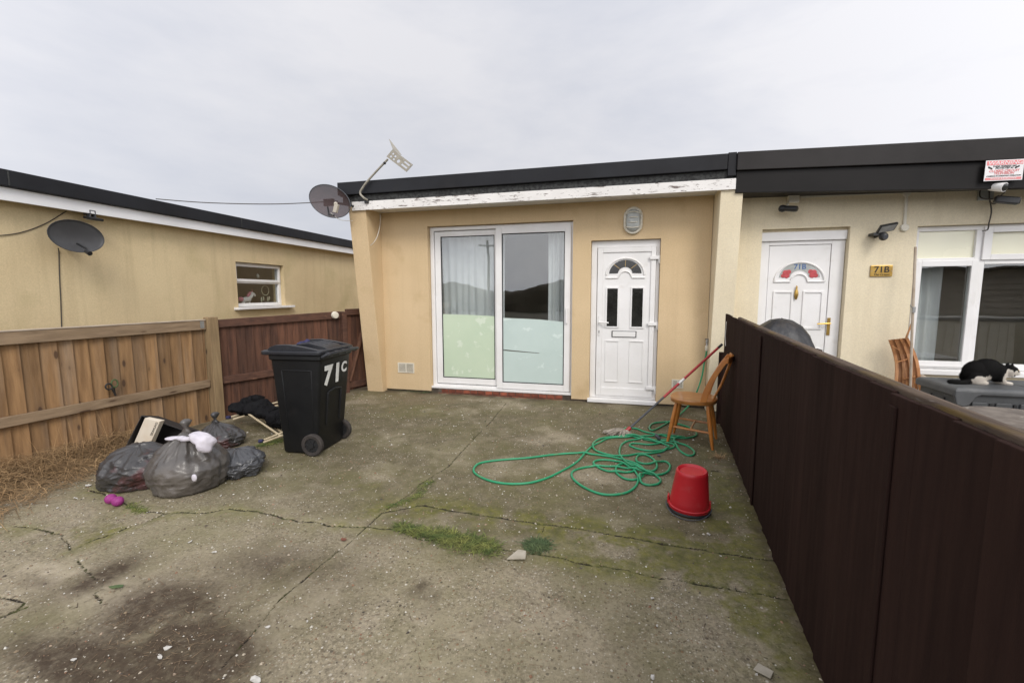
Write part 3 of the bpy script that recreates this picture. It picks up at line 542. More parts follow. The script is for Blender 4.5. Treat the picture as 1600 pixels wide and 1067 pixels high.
curtain('curtain', -1.07, -.62, D+.27, .09, 2.42, 'narrow pale curtain gathered at the right edge of the right patio pane', .03, .075, 4)
curtain('curtain', 3.20, 3.52, D+.34, .5, 2.3, 'dim pale curtain behind the left pane of the neighbour window', .03, .09, 7)
# ------------------------------------------------------------------ neighbouring cream bungalow (71B)
NB = thing('bungalow', 'pale cream flat roofed bungalow with deep dark fascia right of the fence', 'house', (4, D, 0))
mb = MB(); wall_holes(mb, (0, D-.004, 0), (1, 0, 0), (0, -1, 0), 1.02, 7.5, -.04, 2.60, [(1.528, 2.425, .02, 2.197), (3.06, 5.2, .55, 2.175)], .26); weld(mb.build('wall', M['wall_cream'], NB))
mb = MB().box(1.13, 7.6, 5.56, 11.5, 2.60, 2.90); nrf = mb.build('roof', M['felt'], NB)
def tilted(x0, x1, y0, y1, za0, za1, zb0, zb1): # bottom/top heights at x0 and x1
    return MB().add([(x0, y0, za0), (x1, y0, za1), (x1, y1, za1), (x0, y1, za0), (x0, y0, zb0), (x1, y0, zb1), (x1, y1, zb1), (x0, y1, zb0)], [(0, 3, 2, 1), (4, 5, 6, 7), (0, 1, 5, 4), (1, 2, 6, 5), (2, 3, 7, 6), (3, 0, 4, 7)])
sl = -.0225
tilted(1.128, 7.6, 5.45, 5.555, 2.785, 2.785+sl*6.5*1.3, 2.977, 2.977+sl*6.5).build('roof_trim', M['trim_brown'], nrf, bevel=.006)
tilted(1.132, 7.6, 5.485, 5.552, 2.553, 2.553-.042*6.4, 2.783, 2.783+sl*6.5*1.3).build('fascia_board', M['fascia_dark'], nrf, bevel=.004)
tilted(1.14, 7.6, 5.555, D+.05, 2.57, 2.44, 2.598, 2.59).build('soffit', M['trim_brown'], nrf)
for xj in (3.83,): tilted(xj, xj+.03, 5.444, 5.449, 2.73, 2.729, 2.915, 2.914).build('joint_strip', M['trim_brown'], nrf)
mb = MB(); mb.box(1.1, 7.4, 7.5, 7.7, 0, 2.58); mb.box(2.6, 2.8, D+.262, 7.5, 0, 2.58); mb.box(7.2, 7.4, D+.262, 7.5, 0, 2.58); mb.box(2.8, 7.2, D+.262, 7.5, -.03, .02); mb.build('interior', M['dark_room'], NB)
yd = D+.075
mb = MB(); mb.box(1.535, 2.42, yd-.03, yd+.08, 2.062, 2.165); framebox(mb, 1.535, 2.42, .03, 2.06, yd, yd+.08, .10, .135, .05, .045); nd = mb.build('front_door', M['upvc'], NB, bevel=.004)
MB().box(1.5285, 2.4245, yd-.01, yd+.04, 2.167, 2.1965).build('lintel_board', M['wall_cream'], NB)
mb = MB().box(1.64, 2.28, yd+.008, yd+.05, .085, 2.010)
for (a, b, c, d) in ((1.705, 1.922, 1.02, 1.475), (2.022, 2.238, 1.02, 1.475), (1.705, 1.922, .2, .8), (2.022, 2.238, .2, .8)): moulding(mb, a, b, c, d, yd+.008, .022, .012)
cx = 1.972
mb.tube([(x_, yd+.004, z_) for x_, z_ in arc(.262, .222, 0, math.pi, 24, 1.59)], .013, 6)
mb.tube([(2.24, yd+.004, 1.585), (2.06, yd+.004, 1.585)]+[(x_, yd+.004, z_) for x_, z_ in arc(.088, .09, .25, math.pi-.25, 12, 1.585)]+[(1.88, yd+.004, 1.585), (1.70, yd+.004, 1.585)], .012, 6)
mb.build('door_panel', M['upvc'], nd, smooth='auto', bevel=.002)
fan = arc(.215, .180, .06, math.pi-.06, 22, 1.625)+arc(.098, .085, math.pi-.1, .1, 12, 1.632)
fl = MB().prism(fan, (0, yd+.0065, 0), (1, 0, 0), (0, 0, 1), (0, -.003, 0)).build('fanlight', M['lamp_glass'], nd)
for xo in (0, 1):
    mb = MB()
    for (x_, z_, r_) in ((1.825, 1.69, .036), (1.858, 1.70, .028), (1.838, 1.658, .034), (1.80, 1.655, .026)):
        mb.lathe([(r_, 0), (r_*.8, .003)], (x_ if not xo else 3.944-x_, yd+.0033+.0004*(r_*100 % 1), z_), (0, -1, 0), 7)
    mb.build('glass_flower', M['petal_red'], nd)
text('lettering', '71B', .085, (1.972, yd+.0024, 1.757), (1, 0, 0), (0, 0, 1), M['lettering_blue'], nd, bold=.001)
mb = MB(); mb.lathe([(.004, 0), (.014, .02), (.022, .06), (.018, .10), (.008, .13), (.010, .15), (.003, .17)], (1.948, yd-.012, 1.37), (0, 0, 1), 10); mb.build('door_knocker', M['brass'], nd, smooth=True)
mb = MB(); mb.box(2.292, 2.325, yd-.008, yd-.001, .955, 1.16); mb.tube([(2.31, yd-.008, 1.095), (2.31, yd-.045, 1.095), (2.26, yd-.05, 1.094), (2.175, yd-.048, 1.088)], .009, 8); mb.build('door_handle', M['brass'], nd, smooth='auto')
MB().box(1.90, 2.10, yd-.004, yd+.009, .895, .965).build('letterbox', M['brass'], nd, bevel=.003)
# window
yw = D+.07
mb = MB(); framebox(mb, 3.06, 5.2, .60, 2.172, yw, yw+.08, .06, .06, .07, .05); mb.box(3.64, 3.735, yw, yw+.08, .67, 2.122); mb.box(3.12, 3.64, yw, yw+.08, 1.755, 1.83); mb.box(3.735, 5.14, yw, yw+.08, 1.755, 1.83)
nw = mb.build('window', M['upvc'], NB, bevel=.004)
mb = MB(); framebox(mb, 3.10, 3.675, .625, 1.80, yw-.022, yw-.002, .062, .062, .062, .062); mb.build('sash', M['upvc'], nw, bevel=.004)
mb = MB(); framebox(mb, 3.695, 5.18, 1.80, 2.15, yw-.022, yw-.002, .075, .075, .06, .06); mb.build('sash', M['upvc'], nw, bevel=.004)
for a, b, c, d, yy in ((3.155, 3.62, .68, 1.745, yw+.02), (3.735, 5.14, .67, 1.755, yw+.03)):
    MB().box(a, b, yy, yy+.004, c, d).build('pane', M['glass'], nw)
for a, b in ((3.12, 3.64), (3.74, 5.13)): MB().box(a, b, yw+.03, yw+.034, 1.83, 2.122).build('cream_pane', M['cream_opaque'], nw)  # opaque upper panes, their bright cream look put into the colour
MB().box(3.02, 5.22, D-.05, yw-.001, .545, .598).build('sill', M['upvc'], nw, bevel=.005)
mb = MB(); mb.lathe([(.035, 0), (.04, .05), (.03, .09), (.012, .11)], (3.20, D-.02, .50), (0, -1, .1), 12); mb.build('overflow_pipe', M['pole_grey'], NB, smooth=True)
# conduit on the neighbour's wall
mb = MB(); yc = D-.012
mb.box(1.90, 4.6, yc-.004, yc+.006, 2.532, 2.556)
p, q = Y(1416, 302, yc), Y(1413, 356, yc); mb.tube([p, q], .017, 8); mb.lathe([(.042, 0), (.042, .02), (.034, .028)], p+Vector((0, .012, 0)), (0, -1, 0), 16); mb.lathe([(.042, 0), (.042, .022), (.034, .03)], q+Vector((0, .012, 0)), (0, -1, 0), 16)
mb.build('cable_conduit', M['lamp_white'], NB, smooth='auto')
# ------------------------------------------------------------------ left ochre bungalow seen side on
UL = Vector((-.0472, .9989, 0)); NL = Vector((.9989, .0472, 0)); OL = Vector((-6, 4, 0)); ZV = Vector((0, 0, 1))
LH = thing('bungalow', 'ochre rendered bungalow with white fascia and small window beyond the left fence', 'house', OL)
def lp(u, n, z): return OL+UL*u+NL*n+ZV*z
mb = MB(); wall_holes(mb, OL, UL, NL, -1.8, 8, -.04, 2.45, [(1.832, 2.915, 1.225, 1.975)], .25); weld(mb.build('wall', M['wall_ochre'], LH))
def lbox(mb, u0, u1, n0, n1, z0, z1): return mb.obox(lp((u0+u1)/2, (n0+n1)/2, (z0+z1)/2), UL*(u1-u0)/2, NL*(n1-n0)/2, ZV*(z1-z0)/2)
lrf = lbox(MB(), -1.9, 8.1, -6, .13, 2.455, 2.62).build('roof', M['felt'], LH)
lbox(MB(), -1.9, 8.12, .131, .205, 2.487, 2.645).build('roof_trim', M['trim_black'], lrf, bevel=.008)
for u_ in (-1.0, 1.78): lbox(MB(), u_, u_+.012, .2055, .209, 2.495, 2.64).build('joint_strip', M['felt'], lrf)
lbox(MB(), -1.9, 8.1, .131, .155, 2.358, 2.485).build('fascia_board', M['white_board'], LH, bevel=.004)
lbox(MB(), -1.9, 8.1, 0.001, .13, 2.43, 2.453).build('soffit', M['white_board'], LH)
for a, b in ((7.7, 8), (-1.8, -1.55)): lbox(MB(), a, b, -6, -.251, -.04, 2.45).build('end_wall', M['wall_ochre'], LH)
lbox(MB(), 1.0, 3.6, -3.2, -3, 0, 2.4).build('interior', M['dark_room'], LH)
for a, b in ((.9, 1.0), (3.6, 3.7)): lbox(MB(), a, b, -3, -.251, 0, 2.4).build('interior', M['dark_room'], LH)
def lframe(mb, u0, u1, z0, z1, n0, n1, t): lbox(mb, u0, u0+t, n0, n1, z0, z1); lbox(mb, u1-t, u1, n0, n1, z0, z1); lbox(mb, u0+t, u1-t, n0, n1, z0, z0+t); lbox(mb, u0+t, u1-t, n0, n1, z1-t, z1); return mb
mb = MB(); lframe(mb, 1.835, 2.912, 1.25, 1.972, -.15, -.08, .055); lbox(mb, 1.89, 2.857, -.15, -.08, 1.635, 1.69); lw = mb.build('window', M['upvc'], LH, bevel=.004)
mb = MB(); lframe(mb, 1.86, 2.89, 1.66, 1.955, -.079, -.06, .045); mb.build('top_sash', M['upvc'], lw, bevel=.004)
lbox(MB(), 1.89, 2.857, -.12, -.116, 1.305, 1.635).build('pane', M['glass'], lw); lbox(MB(), 1.90, 2.85, -.10, -.096, 1.70, 1.912).build('pane', M['glass'], lw)
lbox(MB(), 1.74, 3.06, -.079, .09, 1.205, 1.245).build('sill', M['upvc'], lw, bevel=.006)
# curtain, toy and ornaments behind that window
def lcurtain(u0, u1, label, seed):
    mb = MB(); rows = []
    for j in range(7):
        z = 1.1+.92*j/6; rows.append([lp(u, -.34+.02*math.sin(u*60+seed)+.01*mn.noise((u*8, z, seed)), z) for u in np.linspace(u0, u1, 60)])
    mb.rings(rows, closed=False, cap=False); o = mb.build('curtain', M['curtain'], smooth=True, recalc=False); sm = o.modifiers.new('solid', 'SOLIDIFY'); sm.thickness = .002; return tag(o, label, 'curtain')
lcurtain(1.80, 2.02, 'thin pale curtain at the left side inside the ochre bungalow window', 3)
def ellip(mb, c, ax, n=12):    # ax: three semi-axis vectors
    c = Vector(c); a, b, d = [Vector(q) for q in ax]; rg = []
    for i in range(1, n):
        ph = math.pi*i/n; rg.append([c+d*(-math.cos(ph))+(a*math.cos(2*math.pi*k/16)+b*math.sin(2*math.pi*k/16))*math.sin(ph) for k in range(16)])
    return mb.rings(rg)
def remesh(mb, name, mat, voxel, parent=None, label=None, cat=None, it=4, cols=None):
    o = mb.build('tmp', mat, None); r_ = o.modifiers.new('r', 'REMESH'); r_.mode = 'VOXEL'; r_.voxel_size = voxel; s_ = o.modifiers.new('s', 'SMOOTH'); s_.factor = .5; s_.iterations = it
    bpy.context.view_layer.update(); me = bpy.data.meshes.new_from_object(o.evaluated_get(bpy.context.evaluated_depsgraph_get())); loc = Vector(o.location); bpy.data.objects.remove(o)
    me.shade_smooth(); me.materials.clear(); me.materials.append(mat); o = bpy.data.objects.new(name, me); COL.objects.link(o)
    if parent is None: o.location = loc
    else:
        o0 = origin(parent)
        for v in me.vertices: v.co += loc-o0
        o.parent = parent
    if cols:
        at = me.attributes.new('col', 'FLOAT_COLOR', 'POINT'); base = loc if parent is None else origin(parent)
        at.data.foreach_set('color', np.array([(*cols(v.co+base), 1) for v in me.vertices], np.float32).ravel())
    if label: tag(o, label, cat)
    return o
ut = thing('unicorn_ornament', 'small white toy unicorn with pink mane behind the left window', 'ornament', lp(2.2, -.22, 1.30))
mb = MB(); ellip(mb, lp(2.24, -.22, 1.36), (UL*.10, NL*.045, ZV*.05)); ellip(mb, lp(2.34, -.22, 1.42), (UL*.04+ZV*.05, NL*.035, UL*.03-ZV*.02)); ellip(mb, lp(2.40, -.22, 1.455), (UL*.055-ZV*.03, NL*.03, ZV*.03)); 
for u_ in (2.17, 2.29): mb.tube([lp(u_, -.22, 1.30), lp(u_, -.22, 1.36)], .025, 8)
remesh(mb, 'body', M['unicorn'], .008, ut)
mb = MB(); ellip(mb, lp(2.30, -.22, 1.455), (UL*.03+ZV*.05, NL*.03, UL*.03)); remesh(mb, 'mane', M['pink'], .008, ut); mb = MB(); ellip(mb, lp(2.12, -.22, 1.37), (UL*.06, NL*.03, ZV*.04)); mb.build('tail', M['pink'], ut, smooth=True)
MB().lathe([(.012, 0), (.002, .06)], lp(2.37, -.22, 1.49), ZV+UL*.2, 8).build('horn', M['pink'], ut)
dc = thing('dream_catcher', 'pale dream catcher ring with feathers hanging inside the left window', 'ornament', lp(2.66, -.20, 1.36))
cc = lp(2.66, -.20, 1.52)
mb = MB(); mb.tube([cc+UL*.085*math.cos(a)+ZV*.085*math.sin(a) for a in np.linspace(0, 2*math.pi, 25)], .007, 6, cap=False); mb.build('ring', M['dream'], dc)
for k, (u_, l_) in enumerate(((-.10, .14), (-.05, .11), (.05, .13), (.09, .10))):
    ellip(MB(), cc+UL*u_-ZV*(.08+l_*.6), (UL*.018, NL*.006, ZV*l_*.4), 6).build('feather', M['dream'], dc)
MB().lathe([(.004, 0), (.026, .02), (.03, .04), (.016, .065), (.010, .08)], lp(2.47, -.17, 1.735), ZV, 12).build('glass_ornament', M['lamp_glass'], None, smooth=True)
tag(bpy.data.objects['glass_ornament'], 'small pale round ornament standing at the top pane of the left window', 'ornament')
# ------------------------------------------------------------------ fences
TL_ = Vector((.1131, .9936, 0)); NLf = Vector((.9936, -.1131, 0)); OF = Vector((-4.58, 4, 0))
def boards(mb, O, T, Nn, s0, s1, z0, z1, pitch, th=.016, jit=.012, n0=0., lean=0.):
    s = s0; k = 0
    while s < s1-.01:
        e = min(s+pitch*(.92+.16*random.random()), s1); mb.cur = random.random(); a = n0+random.uniform(0, .003); zt = z1+random.uniform(-jit, jit); li = random.uniform(-1, 1)*lean
        # feather edged: thick edge overlaps the thin edge of the next board
        P_ = [(s-.008, a+.004), (e, a+th), (e, a), (s-.008, a-.006)]
        mb.add([O+T*u+Nn*n+ZV*z0 for u, n in P_]+[O+T*(u+li)+Nn*n+ZV*zt for u, n in P_], [(3, 2, 1, 0), (4, 5, 6, 7), (0, 1, 5, 4), (1, 2, 6, 5), (2, 3, 7, 6), (3, 0, 4, 7)])
        s = e; k += 1
    mb.cur = .5; return mb
def fp(s, n, z, O=OF, T=TL_, Nn=NLf): return O+T*s+Nn*n+ZV*z
FL = thing('fence', 'light timber board fence with grey rails along the left of the yard', 'fence', (-4.75, 2.6, 0))
boards(MB(), OF, TL_, NLf, -4.2, -.06, -.04, 1.15, .112, .026, n0=-.064).build('board_panel', M['fence_light'], FL, bevel=.002)
for za, zb in ((1.062, 1.165), (.405, .487)):
    mb = MB(); mb.obox(fp(-2.13, -.018, (za+zb)/2), TL_*2.07, NLf*.018, ZV*(zb-za)/2); mb.build('rail', M['rail_light'], FL, bevel=.004)
mb = MB(); mb.obox(fp(-2.13, -.030, 1.171), TL_*2.07, NLf*.035, ZV*.005); mb.build('capping', M['pole_grey'], FL, bevel=.002)
mb = MB(); mb.obox(fp(0, 0, .58), TL_*.052, NLf*.052, ZV*.62); mb.build('post', M['post_light'], FL, bevel=.006)
mb = MB(); mb.obox(fp(-.10, .002, 1.12), TL_*.022, NLf*.001, ZV*.04); mb.build('bracket', M['steel'], FL)
OR = Vector((-4.56, 4.06, 0)); e_ = Vector((-3.85, 6.02, 0)); TR_ = (e_-OR).normalized(); NR_ = Vector((TR_.y, -TR_.x, 0)); LR = (e_-OR).length
FR = thing('fence', 'dark red stained board fence behind the wheelie bin', 'fence', OR)
def rp(s, n, z): return fp(s, n, z, OR, TR_, NR_)
gs = LR-.42
boards(MB(), OR, TR_, NR_, .01, gs-.05, .0, 1.15, .098, .022, n0=-.056).build('board_panel', M['fence_red'], FR, bevel=.002)
mb = MB(); mb.add([rp(.01, 0, 1.075), rp(gs-.06, 0, 1.105), rp(gs-.06, -.036, 1.105), rp(.01, -.036, 1.075), rp(.01, 0, 1.165), rp(gs-.06, 0, 1.205), rp(gs-.06, -.036, 1.205), rp(.01, -.036, 1.165)], [(0, 3, 2, 1), (4, 5, 6, 7), (0, 1, 5, 4), (1, 2, 6, 5), (2, 3, 7, 6), (3, 0, 4, 7)]); mb.build('rail', M['rail_red'], FR, bevel=.004)
mb = MB(); mb.obox(rp(.01+gs/2-.04, -.016, .455), TR_*(gs/2-.045), NR_*.018, ZV*.042); mb.build('rail', M['rail_red'], FR, bevel=.004)
GT = thing('gate', 'narrow dark red board gate with a diagonal brace beside the house pillar', 'gate', e_)
boards(MB(), OR, TR_, NR_, gs+.03, LR, .02, 1.19, .10, .016, n0=-.05).build('board_panel', M['fence_red'], GT, bevel=.002)
mb = MB(); mb.obox(rp(gs-.01, -.01, .59), TR_*.036, NR_*.04, ZV*.61); mb.build('post', M['rail_red'], GT, bevel=.004)
mb = MB(); mb.obox(rp((gs+LR)/2+.02, -.018, 1.19), TR_*(LR-gs-.04)/2, NR_*.018, ZV*.045); mb.build('rail', M['rail_red'], GT, bevel=.004)
mb = MB(); mb.obox(rp((gs+LR)/2+.02, -.018, .10), TR_*(LR-gs-.04)/2, NR_*.018, ZV*.045); mb.build('rail', M['rail_red'], GT, bevel=.004)
mb = MB(); mb.bar(rp(gs+.05, -.014, .16), rp(LR-.02, -.014, 1.13), .075, .03, tuple(NR_)); mb.build('brace', M['brace_wood'], GT, bevel=.004)
mb = MB(); c = rp(gs-.16, .002, 1.155); mb.lathe([(.050, 0), (.052, .02), (.046, .045), (.02, .05)], c, NR_, 20); mb.build('plastic_cap', M['lamp_white'], FR, smooth='auto', bevel=.003)
# right fence, dark brown
TD = Vector((.0834, .9965, 0)); ND = Vector((-.9965, .0834, 0)); OD = Vector((.94, 4, 0))
def dp(s, n, z): return fp(s, n, z, OD, TD, ND)
FD = thing('fence', 'tall dark brown board fence with weathered top rail along the right of the yard', 'fence', (.8, 2.5, 0))
tops = [(-4.6, 1.180), (-3.06, 1.184), (-2.62, 1.184), (-.76, 1.200), (.48, 1.222), (1.2, 1.238)]
def ztop(s):
    for (a, za), (b, zb) in zip(tops[:-1], tops[1:]):
        if s <= b: return za+(zb-za)*(s-a)/(b-a)
    return tops[-1][1]
mb = MB(); s = -4.6
while s < 1.17:
    e2 = min(s+random.uniform(.135, .155), 1.19); mb.cur = random.random(); zt = ztop(s)+random.uniform(-.004, .002); a = random.uniform(-.003, .003)
    P_ = [(s+.0015, a), (e2-.0015, a+.006), (e2-.0015, a-.014), (s+.0015, a-.014)]
    mb.add([dp(u, n, -.03) for u, n in P_]+[dp(u, n, zt) for u, n in P_], [(3, 2, 1, 0), (4, 5, 6, 7), (0, 1, 5, 4), (1, 2, 6, 5), (2, 3, 7, 6), (3, 0, 4, 7)])
    s = e2
mb.build('board_panel', M['fence_dark'], FD, bevel=.003)
for s, zc_ in ((-2.60, .565), (-.76, .575)): MB().obox(dp(s, .010, zc_), TD*.022, ND*.004, ZV*(zc_+.02)).build('cover_strip', M['fence_dark'], FD, bevel=.003)
rg = []
for s, zt in ((-4.6, 1.184), (-3.06, 1.190), (-2.6, 1.190), (-1.7, 1.196), (-.76, 1.206), (.48, 1.225)):
    rg.append([dp(s, -.016, zt-.07), dp(s, -.016, zt+.004), dp(s, -.030, zt+.010), dp(s, -.050, zt+.006), dp(s, -.050, zt-.07)])
MB().rings(rg).build('top_rail', M['cap_wood'], FD, bevel=.004)
for z_ in (.95, .25): mb = MB(); mb.obox(dp(-1.7, -.045, z_), TD*2.85, ND*.025, ZV*.04); mb.build('rail', M['fence_dark'], FD, bevel=.003)
for (s, zt) in ((1.26, .80), ): mb = MB(); mb.obox(dp(s+.02, -.01, zt/2), TD*.05, ND*.05, ZV*zt/2); mb.build('post', M['fence_dark'], FD, bevel=.004)
c = Y(1270, 551, 4.0); mb = MB(); mb.box(c.x-.05, c.x+.05, 3.95, 4.05, -.02, c.z+.03); mb.build('post', M['fence_dark'], FD, bevel=.004)
mb = MB(); mb.tube([dp(.98, .02, 1.16), dp(.93, .03, 1.02), dp(.86, .03, .92)], .003, 5); tag(mb.build('cord', M['cable_white']), 'thin pale cord hanging from the dark fence above the wooden chair', 'cord')
# ------------------------------------------------------------------ wheelie bin
def bin_():
    t = thing('wheelie_bin', 'black wheelie bin with white number 71C standing by the dark red fence', 'bin', (-2.84, 3.52, 0))
    th = R(5.5); ex = Vector((math.cos(th), math.sin(th), 0)); ey = Vector((-math.sin(th), math.cos(th), 0)); O = Vector((-2.865, 3.52, 0))
    P = lambda x, y, z: O+ex*x*.92+ey*y+ZV*z
    def rr(x0, x1, hw, z, r=.03, n=3):
        pts = []
        for cx_, cy_, a0 in ((x1-r, hw-r, 0), (x0+r, hw-r, 90), (x0+r, -hw+r, 180), (x1-r, -hw+r, 270)):
            for k in range(n+1): a = R(a0+90*k/n); pts.append(P(cx_+r*math.cos(a), cy_+r*math.sin(a), z))
        return pts
    mb = MB(); mb.rings([rr(-.205, .165, .215, .012), rr(-.21, .17, .22, .03), rr(-.218, .18, .224, .20), rr(-.222, .195, .228, .22), rr(-.258, .268, .258, .86), rr(-.262, .272, .26, .872), rr(-.275, .285, .275, .88), rr(-.275, .285, .275, .918)])
    # ribs moulded in the flank
    for y_ in (-1, 1):
        for x_ in (-.14, .16):
            mb.tube([P(x_*.9, y_*.225, .22), P(x_*1.05, y_*(.252), .78)], .008, 6)
        mb.tube([P(-.147, y_*.252, .78), P(.168, y_*.252, .78)], .008, 6)
    for y_ in (-.11, .11): mb.tube([P(.196, y_, .25), P(.235, y_, .56)], .014, 6)
    mb.tube([P(.235, -.11, .56), P(.238, 0, .58), P(.235, .11, .56)], .012, 6)
    body = mb.build('body', M['bin_plastic'], t, smooth='auto', bevel=.004)
    # lid
    mb = MB(); mb.rings([rr(-.335, .29, .285, .920, .035), rr(-.345, .295, .292, .928, .04), rr(-.345, .295, .292, .952, .04), rr(-.325, .285, .275, .962, .04)])
    for y_ in (-1, 1):
        prof = [(-.25, .958), (-.235, .985), (-.17, 1.008), (-.05, 1.012), (.10, .992), (.23, .968), (.25, .958)]
        mb.prism(prof, P(0, y_*.272, 0), ex, ZV, ey*(-y_*.05))
    mb.prism([(-.10, .958), (-.06, 1.0), (.06, 1.012), (.20, .985), (.25, .958)], P(0, -.13, 0), ex, ZV, ey*.26)
    for y_ in (-.08, 0, .08): mb.tube([P(-.05, y_, 1.003), P(.06, y_, 1.013), P(.19, y_, .988)], .006, 6)
    lid = mb.build('lid', M['bin_lid'], t, smooth='auto', bevel=.008)
    mb = MB(); mb.tube([P(.30, -.27, .905), P(.345, -.27, .925), P(.35, -.20, .93), P(.35, .20, .93), P(.345, .27, .925), P(.30, .27, .905)], .017, 8)
    for y_ in (-.2, -.06, .06, .2): mb.obox(P(.315, y_, .925), ex*.035, ey*.022, ZV*.017)
    mb.build('handle', M['bin_lid'], t, smooth='auto', bevel=.003)
    ax = MB().tube([P(.135, -.262, .102), P(.135, .262, .102)], .011, 8); ax.build('axle', M['steel'], t, smooth=True)
    for y_ in (-1, 1):
        c_ = P(.135, y_*.245, .102)
        wl = MB().lathe([(.066, -.021), (.092, -.024), (.101, -.016), (.101, .016), (.092, .024), (.066, .021)], c_, ey, 32, cap=False)
        wl.lathe([(.066, .021), (.066, -.021)], c_, ey, 32, cap=False); wo = wl.build('wheel', M['tyre'], t, smooth='auto')
        mb = MB().lathe([(.068, -.010), (.068, .010)], c_, ey, 28); mb.lathe([(.024, -.026), (.024, .026)], c_, ey, 16)
        for k in range(6):
            a = k*math.pi/3; d_ = ex*math.cos(a)+ZV*math.sin(a); mb.obox(c_+d_*.045, d_*.022, ey*.017, d_.cross(ey)*.006)
        mb.build('rim', M['black_plastic'], wo, smooth='auto')
    sl_ = .073/.64; nb = (ex-ZV*sl_).normalized(); uz = (ZV+ex*sl_).normalized()
    def back(y_, z): return P(.197+(z-.22)*.1141+.004, y_, z)
    text('lettering', '7', .235, back(-.13, .715), ey, uz, M['lettering_white'], t, bold=.0125)
    text('lettering', '1', .235, back(.025, .715), ey, uz, M['lettering_white'], t, bold=.0125)
    text('lettering', 'C', .135, back(.140, .755), ey, uz, M['lettering_white'], t, bold=.005)
    mb = MB(); mb.obox(P(-.02, -.243, .70), ex*.003, ey*.002, ZV*.018); mb.build('paint_fleck', M['lettering_white'], t)
    c_ = P(-.17, .10, .975); mb = MB(); ellip(mb, c_, (ex*.05, ey*.06, ZV*.028)); ellip(mb, c_+ex*.05+ZV*.015, (ex*.03, ey*.035, ZV*.035)); o = remesh(mb, 'cloth_scrap', M['cloth_navy'], .008, None, 'small crumpled navy scrap lying on the bin lid', 'scrap')
    for v in o.data.vertices: v.co += Vector(mn.noise_vector(v.co*45))*.012
bin_()
# ------------------------------------------------------------------ rubbish
def bag(name, c, rx, ry, h, mat, label, seed, pleat=11, knot=True, flat=.0, rot=0., lump=.10, tip=(0, 0), wr=1.0):
    nT, nA = 60, 120; rows = []; rnd = random.Random(seed)
    ks = [(rnd.randint(5, 9), rnd.random()*6.28, .5), (pleat, rnd.random()*6.28, .6), (pleat*2+1, rnd.random()*6.28, .5)]
    for i in range(nT+1):
        t = i/nT
        if t < .08: r = .70+.20*math.sin(t/.08*math.pi/2)
        elif t < .38: r = .90+.10*math.sin((t-.08)/.30*math.pi/2)
        else: u = (t-.38)/.62; r = (1-u**1.75*.93) if knot else math.sqrt(max(0, 1-u**2.2))
        z = h*t if t > .08 else h*t*.6
        row = []
        amp = (.012+.085*max(0, (t-.42)/.58)**1.1) if knot else .02+.03*t
        for k in range(nA):
            a = 2*math.pi*k/nA; p = Vector((math.cos(a)*rx, math.sin(a)*ry, 0))
            q = Vector((math.cos(a)*2, math.sin(a)*2, t*3))
            lum = lump*mn.noise(q*.9+Vector((seed, 0, 0)))+.05*mn.noise(q*2.2+Vector((0, seed, 0)))
            wk = sum(w_*(1-abs(math.sin((m_*a+ph+1.3*mn.noise((t*3, seed, m_)))/2))*2) for m_, ph, w_ in ks)*amp
            rid = (1-abs(mn.noise(q*2.6+Vector((3, seed, 1)))))**4*.035*wr+(1-abs(mn.noise(Vector((a*1.2, t*7, seed)))))**6*.025*wr
            rr = r*(1+lum*(1 if t < .8 else .4))+wk*min(1., r*2)+(rid-.02)*min(1, r*1.5)
            x, y = p.x*rr, p.y*rr
            zz = z*(1+flat*mn.noise((x*6, y*6, seed)))+(.012*mn.noise(q*3+Vector((seed, 7, 0))) if t > .08 else 0)
            row.append((c[0]+(x+tip[0]*t*t)*math.cos(rot)-(y+tip[1]*t*t)*math.sin(rot), c[1]+(x+tip[0]*t*t)*math.sin(rot)+(y+tip[1]*t*t)*math.cos(rot), max(.003, zz)))
        rows.append(row)
    mb = MB(); mb.rings(rows)
    t_ = thing(name, label, 'rubbish bag', (c[0], c[1], 0)); mb.build('sack', mat, t_, smooth=True)
    if knot:
        kx = c[0]+tip[0]*math.cos(rot)-tip[1]*math.sin(rot); ky = c[1]+tip[0]*math.sin(rot)+tip[1]*math.cos(rot); mb = MB(); rows = []
        for i, (r, z) in enumerate(((.022, -.02), (.030, 0), (.022, .02), (.014, .035), (.026, .06), (.034, .085), (.02, .10), (.006, .104))):
            rows.append([(kx+math.cos(a)*r*(1+.35*math.sin(3*a+i)), ky+math.sin(a)*r*(1+.35*math.sin(2*a+i)), h*.985+z) for a in np.linspace(0, 2*math.pi, 17)[:-1]])
        mb.rings(rows).build('knot', mat, t_, smooth=True)
    return t_
b1 = bag('rubbish_bag', (-3.21, 2.53, 0), .268, .265, .425, M['bag'], 'largest grey rubbish bag, knotted upright with white cloth poking out of its neck', 5, tip=(.0, 0), lump=.06, wr=.75)
mb = MB(); c = Y(300, 745, 2.36); ellip(mb, (c.x+.03, 2.352, c.z), (Vector((.022, 0, 0)), Vector((0, .012, 0)), Vector((0, 0, .028))), 7); mb.build('torn_patch', M['cloth_white'], b1, smooth=True)
b2 = bag('rubbish_bag', (-3.63, 2.48, 0), .25, .24, .30, M['bag_red'], 'slumped dark rubbish bag with reddish contents beside the purple toy', 12, pleat=7, knot=False, lump=.22, flat=.15, wr=1.2)
b3 = bag('rubbish_bag', (-3.78, 3.32, 0), .20, .19, .225, M['bag_red'], 'small tied grey rubbish bag with red contents behind the largest bag', 21, pleat=8, knot=True, lump=.15, tip=(-.06, .0), wr=1.5)
b4 = bag('rubbish_bag', (-3.08, 2.82, 0), .22, .20, .20, M['bag_slate'], 'flat slate grey crumpled rubbish bag right of the largest bag', 33, pleat=9, knot=False, lump=.25, flat=.25, wr=1.7)
